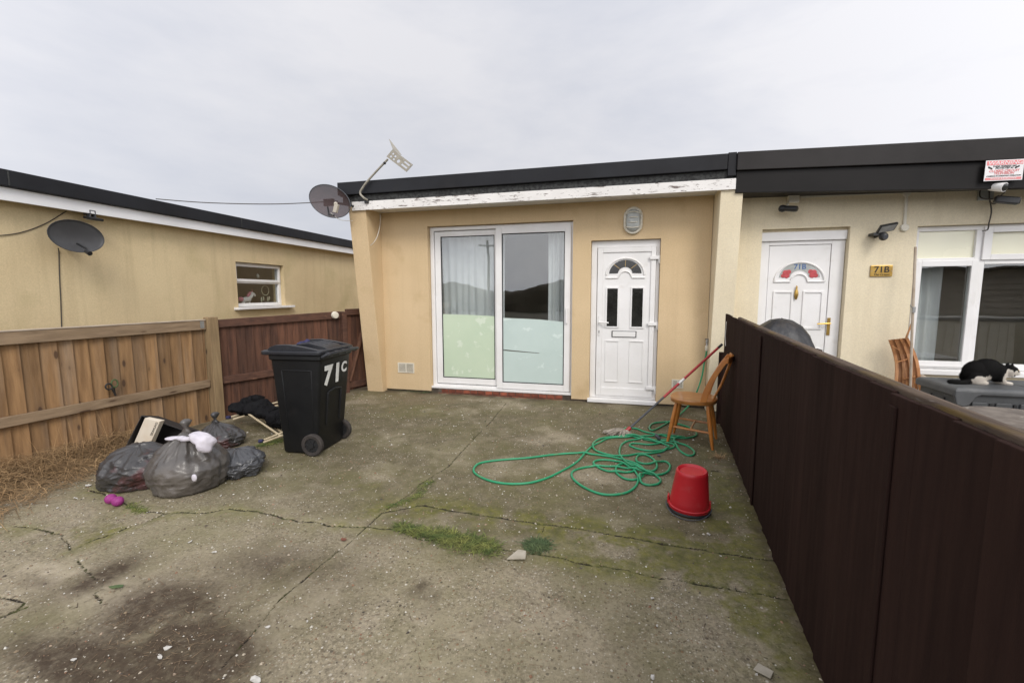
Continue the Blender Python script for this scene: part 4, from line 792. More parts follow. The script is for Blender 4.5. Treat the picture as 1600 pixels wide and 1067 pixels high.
mb = MB(); kk = Y(293, 668, 2.62); ellip(mb, (-2.995, 2.47, .405), (Vector((.095, 0, -.03)), Vector((0, .065, 0)), Vector((.015, 0, .038)))); ellip(mb, (-2.945, 2.45, .36), (Vector((.05, 0, -.03)), Vector((0, .05, 0)), Vector((.0, 0, .048)))); ellip(mb, (-3.27, 2.46, .392), (Vector((.05, 0, .012)), Vector((0, .035, 0)), Vector((0, 0, .018))))
ellip(mb, (-3.14, 2.48, .39), (Vector((.14, 0, 0)), Vector((0, .035, 0)), Vector((0, 0, .022))))
o = remesh(mb, 'pillow', M['cloth_white'], .012, None, 'white cloth bulging from the neck of the largest rubbish bag', 'cloth', it=6)
for v in o.data.vertices: v.co += Vector(mn.noise_vector(v.co*13))*.018+Vector(mn.noise_vector(v.co*34))*.006
# dark open carton with a white box inside
ct = thing('carton', 'open black cardboard carton leaning on the light fence behind the bags', 'carton', (-4.1, 3.0, 0))
o3 = G(220, 720); A = Y(222, 649, 2.95); Bq = Y(288, 672, 3.05); Cq = Y(200, 692, 2.85)
ea = (Bq-A); eb = (Cq-A); en = ea.cross(eb).normalized()
if en.y < 0: en = -en
dpt = .24
mb = MB(); mb.add([A+en*dpt, A+ea+en*dpt, A+ea+eb*1.8+en*dpt, A+eb*1.8+en*dpt], [(0, 1, 2, 3)]); mb.add([A, A+ea, A+ea+en*dpt, A+en*dpt], [(0, 1, 2, 3)]); mb.add([A, A+eb*1.8, A+eb*1.8+en*dpt, A+en*dpt], [(0, 1, 2, 3)]); mb.add([A+ea, A+ea+eb*1.8, A+ea+eb*1.8+en*dpt, A+ea+en*dpt], [(0, 1, 2, 3)])
o = mb.build('shell', M['card_black'], ct); sm = o.modifiers.new('s', 'SOLIDIFY'); sm.thickness = .006
mb = MB(); mb.add([A+ea, A+ea*1.25+en*.02-ZV*.02, A+ea*1.3+eb*.8+en*.03, A+ea+eb*.9], [(0, 1, 2, 3)]); o = mb.build('flap', M['card_black'], ct); sm = o.modifiers.new('s', 'SOLIDIFY'); sm.thickness = .005
wb = thing('white_box', 'white printed box with an orange edge standing inside the black carton', 'box', (-4.1, 3.0, .1))
p0, p1, p2 = Y(226, 653, 2.93), Y(250, 658, 2.95), Y(209, 692, 2.90)
ua, ub = p1-p0, p2-p0; un = ua.cross(ub).normalized()
if un.y < 0: un = -un
mb = MB(); mb.obox(p0+ua/2+ub*.65+un*.025, ua/2, ub*.65, un*.025); mb.build('box_body', M['card_white'], wb, bevel=.004)
text('lettering', 'CHUNKEE', .030, p0+ua*.86+ub*.32-un*.002, ub, -ua, M['lettering_black'], wb, ext=.0008)
# black cloth heap over a folded frame
AR = thing('folding_frame', 'cream folded pole frame lying under black cloth behind the bin', 'frame', (-3.7, 3.8, 0))
def pole_pairs(l):
    for a, b in l: mb = MB(); mb.tube([a, b], .010, 8); mb.build('pole', M['pole_cream'], AR, smooth='auto')
K = lambda x, y, yy: Y(x, y, yy)
pole_pairs([(K(358, 652, 3.75), K(393, 642, 3.9)), (K(364, 655, 3.7), K(395, 646, 3.85)), (K(386, 645, 3.75), K(440, 682, 3.55)), (K(392, 643, 3.85), K(445, 678, 3.7)), (K(408, 689, 3.5), K(450, 672, 3.62)), (K(412, 691, 3.45), K(452, 676, 3.55)), (K(420, 632, 4.05), K(446, 625, 4.1)), (K(424, 636, 4.0), K(448, 630, 4.05))])
for q in ((408, 689, 3.47), (357, 652, 3.74)): c = K(*q); mb = MB(); mb.lathe([(.018, -.02), (.018, .02)], c, (1, .2, .1), 10); mb.build('end_cap', M['cloth_navy'], AR, smooth='auto')
mb = MB()
for (x_, y_, yy, a, b) in ((378, 638, 3.85, .13, .055), (400, 640, 3.85, .14, .075), (420, 645, 3.8, .14, .07), (436, 655, 3.75, .12, .09), (390, 628, 3.95, .05, .05), (399, 624, 3.98, .04, .045), (410, 634, 3.95, .09, .06)):
    c = K(x_, y_, yy); ellip(mb, c, (Vector((a, 0, -.02)), Vector((0, .12, 0)), Vector((0, 0, b))))
o = remesh(mb, 'black_cloth', M['cloth_black'], .012, None, 'heap of black cloth draped over the cream pole frame', 'cloth')
for v in o.data.vertices: v.co += Vector(mn.noise_vector(v.co*14))*.03+Vector(mn.noise_vector(v.co*40))*.01
# purple dumbbell toy
mb = MB(); a, b = G(173, 779, .035), G(184, 783, .035); ellip(mb, a, (Vector((.036, 0, 0)), Vector((0, .036, 0)), Vector((0, 0, .034)))); ellip(mb, b, (Vector((.036, 0, 0)), Vector((0, .036, 0)), Vector((0, 0, .034)))); mb.tube([a, b], .022, 10)
remesh(mb, 'dog_toy', M['purple'], .006, None, 'purple dumbbell shaped dog toy on the concrete by the bags', 'dog toy', it=2)
# scissors
sc_ = thing('scissors', 'green and black handled scissors tucked behind the middle rail of the light fence', 'scissors', LF(175, 612, .01))
for (cx_, cy_, rx_, ry_, m_) in ((170, 604, 5.2, 4.5, 'black_plastic'), (179, 599, 5, 6.0, 'weed')):
    mb = MB(); mb.tube([LF(cx_+rx_*math.cos(a), cy_+ry_*math.sin(a), .012) for a in np.linspace(0, 2*math.pi, 20)], .007, 6, cap=False); mb.build('handle', M[m_], sc_, smooth=True)
mb = MB(); mb.tube([LF(174, 606, .012), LF(181, 618, .003)], .007, 6); mb.tube([LF(178, 605, .01), LF(180, 618, .001)], .007, 6); mb.build('blade', M['black_plastic'], sc_)
# ------------------------------------------------------------------ chair
def chair():
    t = thing('wooden_chair', 'orange varnished spindle back wooden chair against the dark fence', 'chair', (.66, 4.55, 0))
    f = Vector((-.966, .258, 0)); s = Vector((-.258, -.966, 0)); O = Vector((.66, 4.55, 0))      # f: the way it faces, s: towards the viewer
    P = lambda a, b, z: O+f*a+s*b+ZV*z
    rows = []
    for z, k in ((.404, .92), (.412, .99), (.440, 1.02), (.449, 1.0), (.452, .94)):
        rows.append([P((.215 if math.cos(a) > 0 else .205)*k*math.copysign(abs(math.cos(a))**.75, math.cos(a)), (.215 if math.cos(a) > 0 else .20)*k*math.copysign(abs(math.sin(a))**.75, math.sin(a)), z-(.004 if k < .95 and z > .44 else 0)) for a in np.linspace(0, 2*math.pi, 41)[:-1]])
    MB().rings(rows).build('seat', M['seat_wood'], t, smooth='auto')
    ft = {}
    for a, b in ((1, 1), (1, -1), (-1, 1), (-1, -1)):
        top = P(.135*a, .135*b, .425); bot = P(.205*a if a > 0 else -.20, .185*b, 0); ft[a, b] = (top, bot)
        MB().tube([bot, bot.lerp(top, .08), bot.lerp(top, .45), bot.lerp(top, .8), top], [.012, .014, .021, .020, .016], 10).build('leg', M['chair_wood'], t, smooth='auto')
    L = lambda a, b, k: ft[a, b][1].lerp(ft[a, b][0], k)
    for b in (1, -1): MB().tube([L(1, b, .40), L(1, b, .38).lerp(L(-1, b, .38), .5), L(-1, b, .36)], [.009, .012, .009], 8).build('stretcher', M['chair_wood'], t, smooth='auto')
    MB().tube([L(1, 1, .39).lerp(L(-1, 1, .37), .5), L(1, -1, .39).lerp(L(-1, -1, .37), .5)], .010, 8).build('stretcher', M['chair_wood'], t, smooth='auto')
    # back: flat stiles curving to a crest, spindles between
    for b in (1, -1):
        rows = []
        for k in range(7):
            u = k/6; c_ = P(-.10-.075*u-.11*u*u, b*(.19-.015*u), .445+.42*u); wd = .028-.004*u; rows.append([c_+f*wd+s*.009, c_-f*wd+s*.009, c_-f*wd-s*.009, c_+f*wd-s*.009])
        MB().rings(rows).build('back_stile', M['chair_wood'], t, bevel=.004)
    rows = []
    for k in range(9):
        b = -.20+.40*k/8; bow = -.03*(1-(b/.2)**2); c_ = P(-.285+bow, b, .85); rows.append([c_+f*.010-ZV*.028, c_-f*.010-ZV*.028, c_-f*.016+ZV*.028, c_+f*.004+ZV*.030])
    MB().rings(rows).build('crest_rail', M['chair_wood'], t, bevel=.005)
    for b in (-.12, -.06, 0, .06, .12):
        p, q = P(-.175+.3*b*b, b*.85, .445), P(-.285-.03*(1-(b/.2)**2), b, .83); MB().tube([p, p.lerp(q, .4)-f*.012, q], [.008, .010, .007], 8).build('spindle', M['chair_wood'], t, smooth='auto')
chair()
# ------------------------------------------------------------------ mop
mt = thing('mop', 'string mop with a red and grey handle leaning on the dark fence', 'mop', (0, 4.55, 0))
h0 = Vector((.035, 4.60, .045)); h1 = Vector((1.02, 5.23, .895)); q = lambda u: h0.lerp(h1, u)
MB().tube([q(0), q(.37)], .011, 10).build('handle', M['grey_handle'], mt, smooth='auto')
MB().tube([q(.372), q(.955)], .0135, 10).build('handle_sleeve', M['mop_red'], mt, smooth='auto')
MB().tube([q(.53), q(.585)], .0145, 10).build('handle_label', M['lettering_white'], mt, smooth='auto')
MB().tube([q(.955), q(1.0)], .0145, 10).build('handle_grip', M['black_plastic'], mt, smooth='auto')
MB().tube([q(-.035), q(.03)], [.028, .020], 10).build('socket', M['mop_red'], mt, smooth='auto')
mb = MB(); c0 = q(-.03)
for k in range(150):
    a = random.uniform(0, 2*math.pi); L = random.uniform(.08, .16); d_ = Vector((math.cos(a)*1.0-.45, math.sin(a)*.75, 0)); mb.cur = random.random(); pts = []; rs = random.random()*9
    for j in range(7): u = j/6; pts.append(c0+d_*L*u+Vector((.02*mn.noise((k, u*3, rs)), .02*mn.noise((u*3, k, rs)), 0))+ZV*(max(0., .06*math.sin(u*2.2)*(1-u))-(c0.z-.008)*min(1, u*1.6)+random.uniform(0, .022)*(1-u*.5)))
    mb.tube(pts, .0042, 5)
mb.build('mop_head', M['mop_cord'], mt, smooth=True)
# ------------------------------------------------------------------ tap and hose
tp = thing('garden_tap', 'small grey outdoor tap on the wall with the hose attached', 'tap', Y(1104, 535, D))
a = Y(1104.5, 538, D-.05); mb = MB(); mb.tube([a+Vector((0, .05, .02)), a+ZV*.02, a-ZV*.02], .012, 8); mb.lathe([(.014, .02), (.017, .035), (.010, .06)], a, ZV, 10); mb.build('tap_body', M['steel'], tp, smooth='auto')
MB().box(a.x-.025, a.x+.03, a.y-.008, a.y+.008, a.z+.058, a.z+.068).build('tap_handle', M['grey_handle'], tp, bevel=.003)
MB().lathe([(.016, 0), (.020, -.015), (.020, -.055), (.013, -.065)], a-ZV*.015, ZV, 12).build('hose_connector', M['lamp_white'], tp, smooth='auto')
pxs = [(1100, 425), (1060, 475), (1000, 512), (945, 540), (925, 530), (940, 508), (990, 500), (1050, 506), (1110, 522), (1152, 548), (1150, 568), (1100, 578), (1040, 575), (960, 560), (900, 547), (860, 532), (812, 530), (790, 545), (850, 572), (940, 592), (1035, 605), (1040, 625), (960, 640), (890, 636), (830, 616), (850, 604), (930, 610), (1000, 598), (1060, 580), (1095, 572), (1000, 566), (900, 568), (820, 573), (730, 578), (680, 600), (645, 618), (610, 650), (580, 685), (545, 712), (490, 742), (420, 775), (340, 797), (260, 803), (180, 796), (110, 775), (65, 745), (72, 715), (110, 697), (200, 685), (330, 675), (450, 660), (560, 652), (640, 657), (720, 667), (790, 682), (860, 703), (900, 735), (890, 765), (850, 782), (800, 775), (762, 745), (770, 712), (820, 700), (860, 714), (850, 738), (800, 746), (720, 740), (665, 715), (652, 695), (690, 685), (760, 692), (830, 722), (868, 765), (862, 808), (820, 842), (750, 856), (680, 850), (610, 822), (560, 787), (543, 757), (560, 735), (620, 720), (700, 716), (790, 724), (880, 742), (945, 738), (962, 712), (945, 682), (905, 660), (870, 664), (862, 690), (900, 704), (955, 700), (1000, 692), (1026, 712), (1015, 742), (975, 757), (920, 755), (882, 768), (880, 792), (915, 808), (962, 804), (980, 786), (955, 762), (900, 748), (850, 730), (800, 690), (778, 650), (790, 610), (830, 590), (900, 585), (960, 600), (1020, 618), (1000, 640), (940, 652), (870, 655), (780, 668), (690, 650), (648, 625), (665, 590), (730, 573), (850, 572), (960, 588), (1040, 580), (1048, 600), (1070, 635), (1110, 662), (1142, 660), (1142, 640), (1105, 614), (1060, 602), (1010, 596), (975, 590)]
gp = [Vector(G(x/3.139+720, y/3.139+500, .010)) for x, y in pxs[0:]]
wallp = [a-ZV*.08, a+Vector((-.02, -.01, -.22)), a+Vector((-.05, -.03, -.42)), a+Vector((-.11, -.05, -.62)), Vector((a.x-.19, a.y-.10, .07))]
ctrl = wallp+gp[1:]
def spline(pts, per=9):
    o = []; P_ = [pts[0]]+pts+[pts[-1]]
    for i in range(1, len(P_)-2):
        p0, p1, p2, p3 = P_[i-1:i+3]
        for k in range(per):
            t = k/per; o.append(.5*((2*p1)+(-p0+p2)*t+(2*p0-5*p1+4*p2-p3)*t*t+(-p0+3*p1-3*p2+p3)*t**3))
    return o+[P_[-2]]
hp = spline(ctrl); XY = np.array([(p.x, p.y) for p in hp]); Z = np.array([p.z for p in hp]); lim = 9*5
for i in range(lim, len(hp)):
    d = np.hypot(*(XY[:max(0, i-14)]-XY[i]).T); near = np.where(d < .021)[0]; near = near[near > lim-5]
    Z[i] = min(.06, max(.010, (Z[near].max()+.017) if len(near) else .010))
for _ in range(6): Z[lim+1:-1] = np.maximum(.010, (Z[lim:-2]+2*Z[lim+1:-1]+Z[lim+2:])/4)
mb = MB(); hh = [Vector((p.x, p.y, z)) for p, z in zip(hp, Z)]; mb.tube(hh, .0092, 8)
ho = thing('garden_hose', 'long tangled green garden hose lying on the concrete', 'hose', (.1, 4.0, 0))
mb.build('pipe', M['hose'], ho, smooth=True)
ed = (hh[-1]-hh[-4]).normalized(); MB().lathe([(.011, -.01), (.017, .0), (.019, .04), (.012, .06)], hh[-1], ed, 12).build('end_connector', M['grey_handle'], ho, smooth='auto')
# ------------------------------------------------------------------ bucket, upside down
bt = thing('bucket', 'red plastic mop bucket standing upside down on the concrete', 'bucket', (.435, 3.06, 0))
bx = Vector((.97, -.22, 0)).normalized(); c = Vector((.437, 3.05, 0)); prof = [(.131, .030), (.134, .036), (.134, .052), (.125, .056), (.123, .09), (.121, .094), (.100, .280), (.097, .296), (.089, .304), (.081, .300), (.072, .291), (.01, .289)]; BA = (.02, -.13, 1)
mb = MB(); mb.lathe(prof, c, BA, 40, 1.0, .86, xa=bx); mb.build('shell', M['bucket'], bt, smooth='auto')
mb = MB(); mb.lathe([(.137, .003), (.140, .010), (.128, .034)], c, (0, 0, 1), 32, 1., .88, xa=bx); mb.build('inside', M['gasket'], bt)  # black ring added under the rim, its colour standing for the shadowed gap
mb = MB(); by = Vector((0, 0, 1)).cross(bx); mb.tube([c+bx*.143*math.cos(t_)+by*(.150*math.sin(t_)-.008)+ZV*(.008+.03*abs(math.cos(t_))**3) for t_ in np.linspace(math.pi*.98, math.pi*2.02, 24)], .0035, 6); mb.build('wire_handle', M['grey_handle'], bt, smooth=True)
for sgn in (-1, 1): p = c+bx*.131*sgn; MB().obox(p+ZV*.060, bx*.006, by*.02, ZV*.028).build('handle_lug', M['bucket'], bt, bevel=.004)
# ------------------------------------------------------------------ dishes, aerial, lights, cameras, signs
def bowl(mb, c, a, b, n, depth, k=36):   # elliptical paraboloid, a and b semi axes, n points out of the bowl mouth
    rows = []
    for i in range(1, 9): r = i/8; rows.append([c+(a*math.cos(t)+b*math.sin(t))*r+n*depth*(r*r-1) for t in np.linspace(0, 2*math.pi, k+1)[:-1]])
    rows.append([c+(a*math.cos(t)+b*math.sin(t))*1.0+n*.004 for t in np.linspace(0, 2*math.pi, k+1)[:-1]])
    mb.rings(rows, cap=False); m0 = len(mb.v)-9*k; mb.f.append(tuple(range(m0, m0+k))); return mb
L_ = thing('satellite_dish', 'dark grey oval satellite dish on the ochre wall', 'satellite dish', LW(120, 375))
c = LW(120.5, 369.5, .27); a_ = (LW(165, 374, .27)-LW(76, 365, .27))/2; b_ = (LW(116, 344, .27)-LW(126, 395, .27))/2; nl = Vector((.95, -.1, .3)).normalized()
o = bowl(MB(), c, a_, b_, nl, .05).build('reflector', M['dish_grey'], L_, smooth=True); sm = o.modifiers.new('s', 'SOLIDIFY'); sm.thickness = .004
mb = MB(); p = LW(121, 381, .26); mb.tube([p, p+Vector((.16, -.02, -.06)), p+Vector((.20, -.03, -.10))], .012, 8); mb.tube([c-nl*.06, c-nl*.06-Vector((.2, 0, .05))], .022, 8); mb.build('arm', M['black_plastic'], L_, smooth='auto')
mb = MB(); p2 = p+Vector((.19, -.03, -.10)); mb.lathe([(.02, -.03), (.024, .03)], p2, (.9, 0, -.4), 12); mb.build('lnb', M['black_plastic'], L_, smooth='auto')
def wire(name, pts, r, label, mat='cable', cat='cable'): return tag(MB().tube(spline([Vector(p) for p in pts], 8), r, 6).build(name, M[mat], smooth=True), label, cat)
wire('cable', [LW(91, 388, .04), LW(92, 395, .006), LW(93, 430, .006), LW(95, 470, .006), LW(96, 500, .006), LW(97, 540, .006)], .005, 'thin dark cable running down the ochre wall below the dish')
wire('cable', [LW(-12, 369, .008), LW(30, 364, .008), LW(70, 350, .008), LW(104, 330, .012)], .0045, 'thin brown cable drooping across the ochre wall left of the dish')
wl_ = [Vector((-5.82, 4.45, 2.66)), Vector((-5.3, 4.74, 2.640)), Vector((-4.6, 5.12, 2.66)), Vector((-3.92, 5.50, 2.735))]
wire('overhead_wire', wl_, .006, 'overhead wire strung between the two left roofs', cat='wire')
fl_ = thing('floodlight', 'small dark floodlight under the white fascia above the grey dish', 'floodlight', LW(147, 340, .1))
c = LW(146, 341, .16); mb = MB(); mb.obox(c-ZV*.005, UL*.070, NL*.05-ZV*.012, ZV*.014+NL*.004); mb.build('lamp_head', M['black_plastic'], fl_, bevel=.006)
mb = MB(); lbx = lambda u: c+UL*u
for u in (-.026, .026): mb.obox(c+UL*u+ZV*.045-NL*.03, UL*.004, NL*.03, ZV*.04)
mb.obox(c+ZV*.082-NL*.03, UL*.028, NL*.03, ZV*.004); mb.tube([c+ZV*.05-NL*.06, c+ZV*.05-NL*.13], .012, 6); mb.build('bracket', M['grey_handle'], fl_, bevel=.002)
mb = MB(); mb.obox(c-ZV*.021, UL*.055, NL*.038, ZV*.003); mb.build('lens', M['lamp_glass'], fl_)
# brown dish on the roof corner
B_ = thing('satellite_dish', 'brown mesh satellite dish with beige receiver on the corner of the tan bungalow roof', 'satellite dish', Y(530, 325, 5.4))
yb = 5.32; c = Y(515, 314.5, yb); a_ = (Y(547, 327, yb)-Y(484, 302, yb))/2; b_ = (Y(522, 291.5, yb)-Y(508, 337, yb))/2; nb_ = a_.cross(b_).normalized(); nb_ = nb_ if nb_.y < 0 else -nb_
o = bowl(MB(), c, a_, b_, nb_, .055).build('reflector', M['dish_brown'], B_, smooth=True)
rim_ = [c+a_*math.cos(t)+b_*math.sin(t) for t in np.linspace(0, 2*math.pi, 49)]; MB().tube(rim_, .0055, 6, cap=False).build('rim', M['grey_handle'], B_, smooth=True)
mb = MB(); k0 = Y(508, 315, yb+.10); mb.box(k0.x-.02, k0.x+.13, k0.y-.01, k0.y+.03, k0.z-.06, k0.z+.03); mb.tube([k0+Vector((.03, .02, 0)), Vector((-3.72, 5.40, 2.66)), Vector((-3.66, 5.50, 2.65))], .016, 8); mb.tube([k0+Vector((.03, .0, -.02)), Y(514, 336, yb-.03), Y(522, 337, yb-.12)], .010, 8); mb.build('mount', M['black_plastic'], B_, smooth='auto')
mb = MB(); p = Y(525, 326, yb-.18); mb.obox(p, Vector((.018, 0, .05)), Vector((0, .02, 0)), Vector((.026, 0, -.006))); mb.lathe([(.022, 0), (.026, .03)], p+Vector((-.02, .02, .055)), (-.3, .7, .5), 12); mb.build('receiver', M['lnb'], B_, smooth='auto', bevel=.004)
wire('cable', [Y(517, 333, 5.2), Y(530, 343, 5.3), Y(543, 345, 5.4), Y(551, 345, 5.5)], .004, 'short white cable from the brown dish to the pillar', 'cable_white')
wire('cable', [Y(594, 334, 5.75), Y(594, 350, 5.72), Y(590, 368, 5.60), Y(584, 379, 5.57), Y(577, 385, 5.6)], .004, 'white cable hanging loose in a curve beside the tan pillar', 'cable_white')
# aerial
A_ = thing('aerial', 'bent pole with a slotted metal plate rising above the tan bungalow roof', 'aerial', Y(572, 312, 5.45))
ya = 5.42
MB().tube(spline([Y(574, 313, 5.46), Y(568, 309, ya), Y(563, 303, ya), Y(565, 296, ya), Y(578, 279, ya), Y(606, 249, ya)]), .014, 10).build('pole', M['aerial_paint'], A_, smooth='auto')
mb = MB(); k0 = Y(573, 314, 5.47); mb.box(k0.x-.03, k0.x+.03, 5.455, 5.478, k0.z-.03, k0.z+.03); mb.build('base_bracket', M['black_plastic'], A_, bevel=.004)
c00, c10, c11, c01 = Y(613.7, 233.7, ya), Y(645.2, 257.7, ya-.03), Y(634.7, 271.7, ya-.03), Y(604, 245, ya)
def plate(outer, holes, O, a, b, th, name, mat, parent):
    bm = bmesh.new()
    for lp_ in [outer]+holes:
        vs_ = [bm.verts.new(O+a*x+b*y) for x, y in lp_]
        for i in range(len(vs_)): bm.edges.new((vs_[i], vs_[(i+1) % len(vs_)]))
    bmesh.ops.triangle_fill(bm, use_beauty=True, use_dissolve=False, edges=bm.edges[:])
    o0 = origin(parent)
    for v in bm.verts: v.co -= o0
    me = bpy.data.meshes.new(name); bm.to_mesh(me); bm.free(); me.materials.append(mat); o = bpy.data.objects.new(name, me); COL.objects.link(o); o.parent = parent
    sm = o.modifiers.new('s', 'SOLIDIFY'); sm.thickness = th; sm.offset = 0; return o
def rh(x0, x1, y0, y1): return [(x0, y0), (x1, y0), (x1, y1), (x0, y1)]
def ch(x, y, rx, ry): return [(x+rx*math.cos(t), y+ry*math.sin(t)) for t in np.linspace(0, 2*math.pi, 13)[:-1]]
plate(rh(0, 1, 0, 1), [ch(.13, .34, .045, .10), ch(.13, .70, .045, .10), ch(.26, .42, .05, .12), ch(.29, .75, .045, .10), ch(.48, .62, .065, .2), rh(.66, .93, .2, .36), rh(.64, .92, .58, .76)], c00, c10-c00, c01-c00, .006, 'slotted_plate', M['aerial_paint'], A_)
mb = MB(); tp_, mid = Y(607.7, 217.7, ya+.16), Y(627, 243, ya+.01); mb.add([c00, mid, Y(626, 241, ya+.14), tp_], [(0, 1, 2, 3)]); o = mb.build('side_plate', M['aerial_paint'], A_); sm = o.modifiers.new('s', 'SOLIDIFY'); sm.thickness = .005
mb = MB(); mb.lathe([(.018, -.012), (.018, .012)], Y(601, 255, ya), Y(606, 249, ya)-Y(578, 279, ya), 10); mb.build('clamp', M['black_plastic'], A_)
# bulkhead light over the door
W_ = thing('wall_light', 'cream oval bulkhead light with caged lens above the left white door', 'wall light', (.05, D, 2.36))
def stadium(hw, hh_, n=10): return [(hw*math.cos(t), (hh_-hw)+hw*math.sin(t)) for t in np.linspace(0, math.pi, n)]+[(hw*math.cos(t), -(hh_-hw)+hw*math.sin(t)) for t in np.linspace(math.pi, 2*math.pi, n)]
def ringset(ps): return [[Vector((.05+x, y, 2.36+z)) for x, z in stadium(a, b)] for a, b, y in ps]
MB().rings(ringset([(.118, .170, D), (.118, .170, D-.03), (.108, .160, D-.045), (.090, .142, D-.045)])).build('base', M['lamp_white'], W_, smooth='auto')
MB().rings(ringset([(.088, .140, D-.044), (.084, .135, D-.07), (.065, .115, D-.085), (.02, .06, D-.09)])).build('lens', M['lamp_glass'], W_, smooth=True)
for z in (-.075, -.025, .025, .075):
    hw = .093; MB().tube([(.05+x, D-.05-.05*math.cos(x/hw*1.45), 2.36+z+(z*.28)*math.cos(x/hw*1.5)) for x in np.linspace(-hw, hw, 13)], .006, 6).build('cage_bar', M['lamp_white'], W_, smooth=True)
# bullet cameras, floodlight with sensor
C1 = thing('security_camera', 'black bullet camera on a cream junction box above the neighbour door', 'camera', Y(1236, 318))
c = Y(1239, 311, D-.03); MB().box(c.x-.055, c.x+.055, D-.07, D-.006, c.z-.05, c.z+.055).build('junction_box', M['lamp_white'], C1, bevel=.005)
c = Y(1233, 326, D-.16); MB().tube([c+Vector((-.035, .02, .006)), c+Vector((.04, -.03, -.01)), c+Vector((.065, -.045, -.015))], [.030, .034, .031], 14).build('camera_body', M['black_plastic'], C1, smooth='auto')
MB().tube([c+Vector((-.015, .02, .0)), c+Vector((.0, .05, .05)), c+Vector((.01, .10, .07))], .014, 8).build('bracket', M['lamp_white'], C1, smooth='auto')
p = c+Vector((.066, -.046, -.015)); MB().lathe([(.026, 0), (.026, .004)], p, (.78, -.6, -.1), 14).build('lens', M['dark_glass'], C1)
MB().lathe([(.012, -.04), (.032, -.03), (.042, .0), (.032, .03), (.012, .04)], c+Vector((-.055, .04, .01)), (-1, .1, 0), 14).build('rear_cap', M['black_plastic'], C1, smooth='auto')
S1 = thing('floodlight', 'silver fronted floodlight with black motion sensor on the cream wall', 'floodlight', Y(1384, 362))
c = Y(1386, 356, D-.14); ua = Vector((.070, -.02, .012)); ub = Vector((.010, -.02, .036)); un = ua.cross(ub).normalized()
MB().obox(c, ua, ub, un*.026).build('lamp_head', M['black_plastic'], S1, bevel=.006); un = un if un.y < 0 else -un
MB().obox(c+un*.028, ua*.86, ub*.8, un*.002).build('reflector', M['steel'], S1)
mb = MB(); mb.tube([c+Vector((-.03, .02, -.03)), c+Vector((-.04, .06, -.07)), c+Vector((-.04, .14, -.08))], .016, 8); mb.box(c.x-.11, c.x-.02, c.y+.02, D-.006, c.z-.075, c.z-.045); mb.build('bracket', M['black_plastic'], S1, smooth='auto')
p = Y(1380.5, 369.5, D-.13); ellip(MB(), p, (Vector((.042, 0, 0)), Vector((0, .042, 0)), Vector((0, 0, .046)))).build('motion_sensor', M['black_plastic'], S1, smooth=True)
mb = MB(); mb.lathe([(.026, 0), (.022, .012)], p+Vector((0, -.036, -.012)), (0, -1, -.3), 12); mb.build('sensor_window', M['grey_handle'], S1, smooth='auto')
C2 = thing('security_camera', 'white dome ended camera mounted just below the warning sign', 'camera', Y(1560, 293, 5.6))
c = Y(1562, 293, 5.46); MB().tube([c+Vector((-.030, .07, .022)), c+Vector((-.01, .02, .007)), c+Vector((.018, -.035, -.008))], [.034, .040, .044], 16).build('camera_body', M['upvc'], C2, smooth='auto')
MB().lathe([(.036, 0), (.034, .008), (.02, .012)], c+Vector((.0185, -.036, -.008)), (.4, -.85, -.25), 16).build('lens', M['dark_glass'], C2, smooth='auto')
MB().tube([c+Vector((-.03, .04, .03)), c+Vector((-.04, .07, .07)), c+Vector((-.04, .09, .10))], .018, 8).build('bracket', M['upvc'], C2, smooth='auto')
C3 = thing('security_camera', 'black box shaped camera on the wall below the white camera', 'camera', Y(1572, 313, 5.8))
c = Y(1573, 313, 5.62); e1 = Vector((.080, -.03, -.020)); MB().obox(c, e1, Vector((.012, .035, 0)), Vector((.008, 0, .034))).build('camera_body', M['black_plastic'], C3, bevel=.012)
MB().tube([c-e1*.4, c-e1*.5+Vector((.06, .1, .01)), c-e1*.5+Vector((.15, .26, .02))], .018, 8).build('bracket', M['black_plastic'], C3, smooth='auto')
MB().obox(c+e1*1.01, e1*.01, Vector((.008, .026, 0)), Vector((.005, 0, .026))).build('lens', M['dark_glass'], C3)
p = Y(1541, 304, D-.02); MB().box(p.x-.07, p.x+.06, D-.03, D-.005, p.z-.06, p.z+.05).build('cable_box', M['lamp_glass'], NB, bevel=.004)
wire('cable', [Y(1571, 299, 5.50), Y(1562, 307, 5.6), Y(1548, 311, 5.7), Y(1533, 309, 5.75), Y(1531, 300, 5.8), Y(1537, 292, 5.82), Y(1545, 298, 5.84), Y(1546, 310, 5.85), Y(1549, 330, 5.86), Y(1545, 350, 5.87), Y(1543, 359, 5.87), Y(1535, 361, 5.87)], .006, 'looped dark cable hanging on the cream wall under the white camera')
wire('cable', [Y(1558, 316, 5.65), Y(1553, 319, 5.75), Y(1546, 316, 5.84)], .005, 'short dark cable from the black box camera to the wall')
SG = thing('warning_sign', 'white and red WARNING surveillance sign on the dark fascia', 'sign', Y(1568, 266, 5.45))
ys = 5.438; s00, s10, s01 = Y(1537, 283.5, ys), Y(1597, 281, ys), Y(1539.5, 251.5, ys); wS = (s10-s00).length; hS = (s01-s00).length; uS = (s10-s00).normalized(); vS = (s01-s00); vS = (vS-uS*vS.dot(uS)).normalized(); nS = uS.cross(vS)
def sp(u, v, n=0.): return s00+uS*wS*u+vS*hS*v+nS*n
MB().obox(sp(.5, .5, -.002), uS*wS/2, vS*hS/2, nS*.002).build('sign_panel', M['sign_white'], SG)
MB().obox(sp(.5, .86, .0008), uS*wS*.47, vS*hS*.105, nS*.0006).build('red_band', M['sign_red'], SG); MB().obox(sp(.5, .095, .0008), uS*wS*.47, vS*hS*.055, nS*.0006).build('red_band', M['sign_red'], SG)
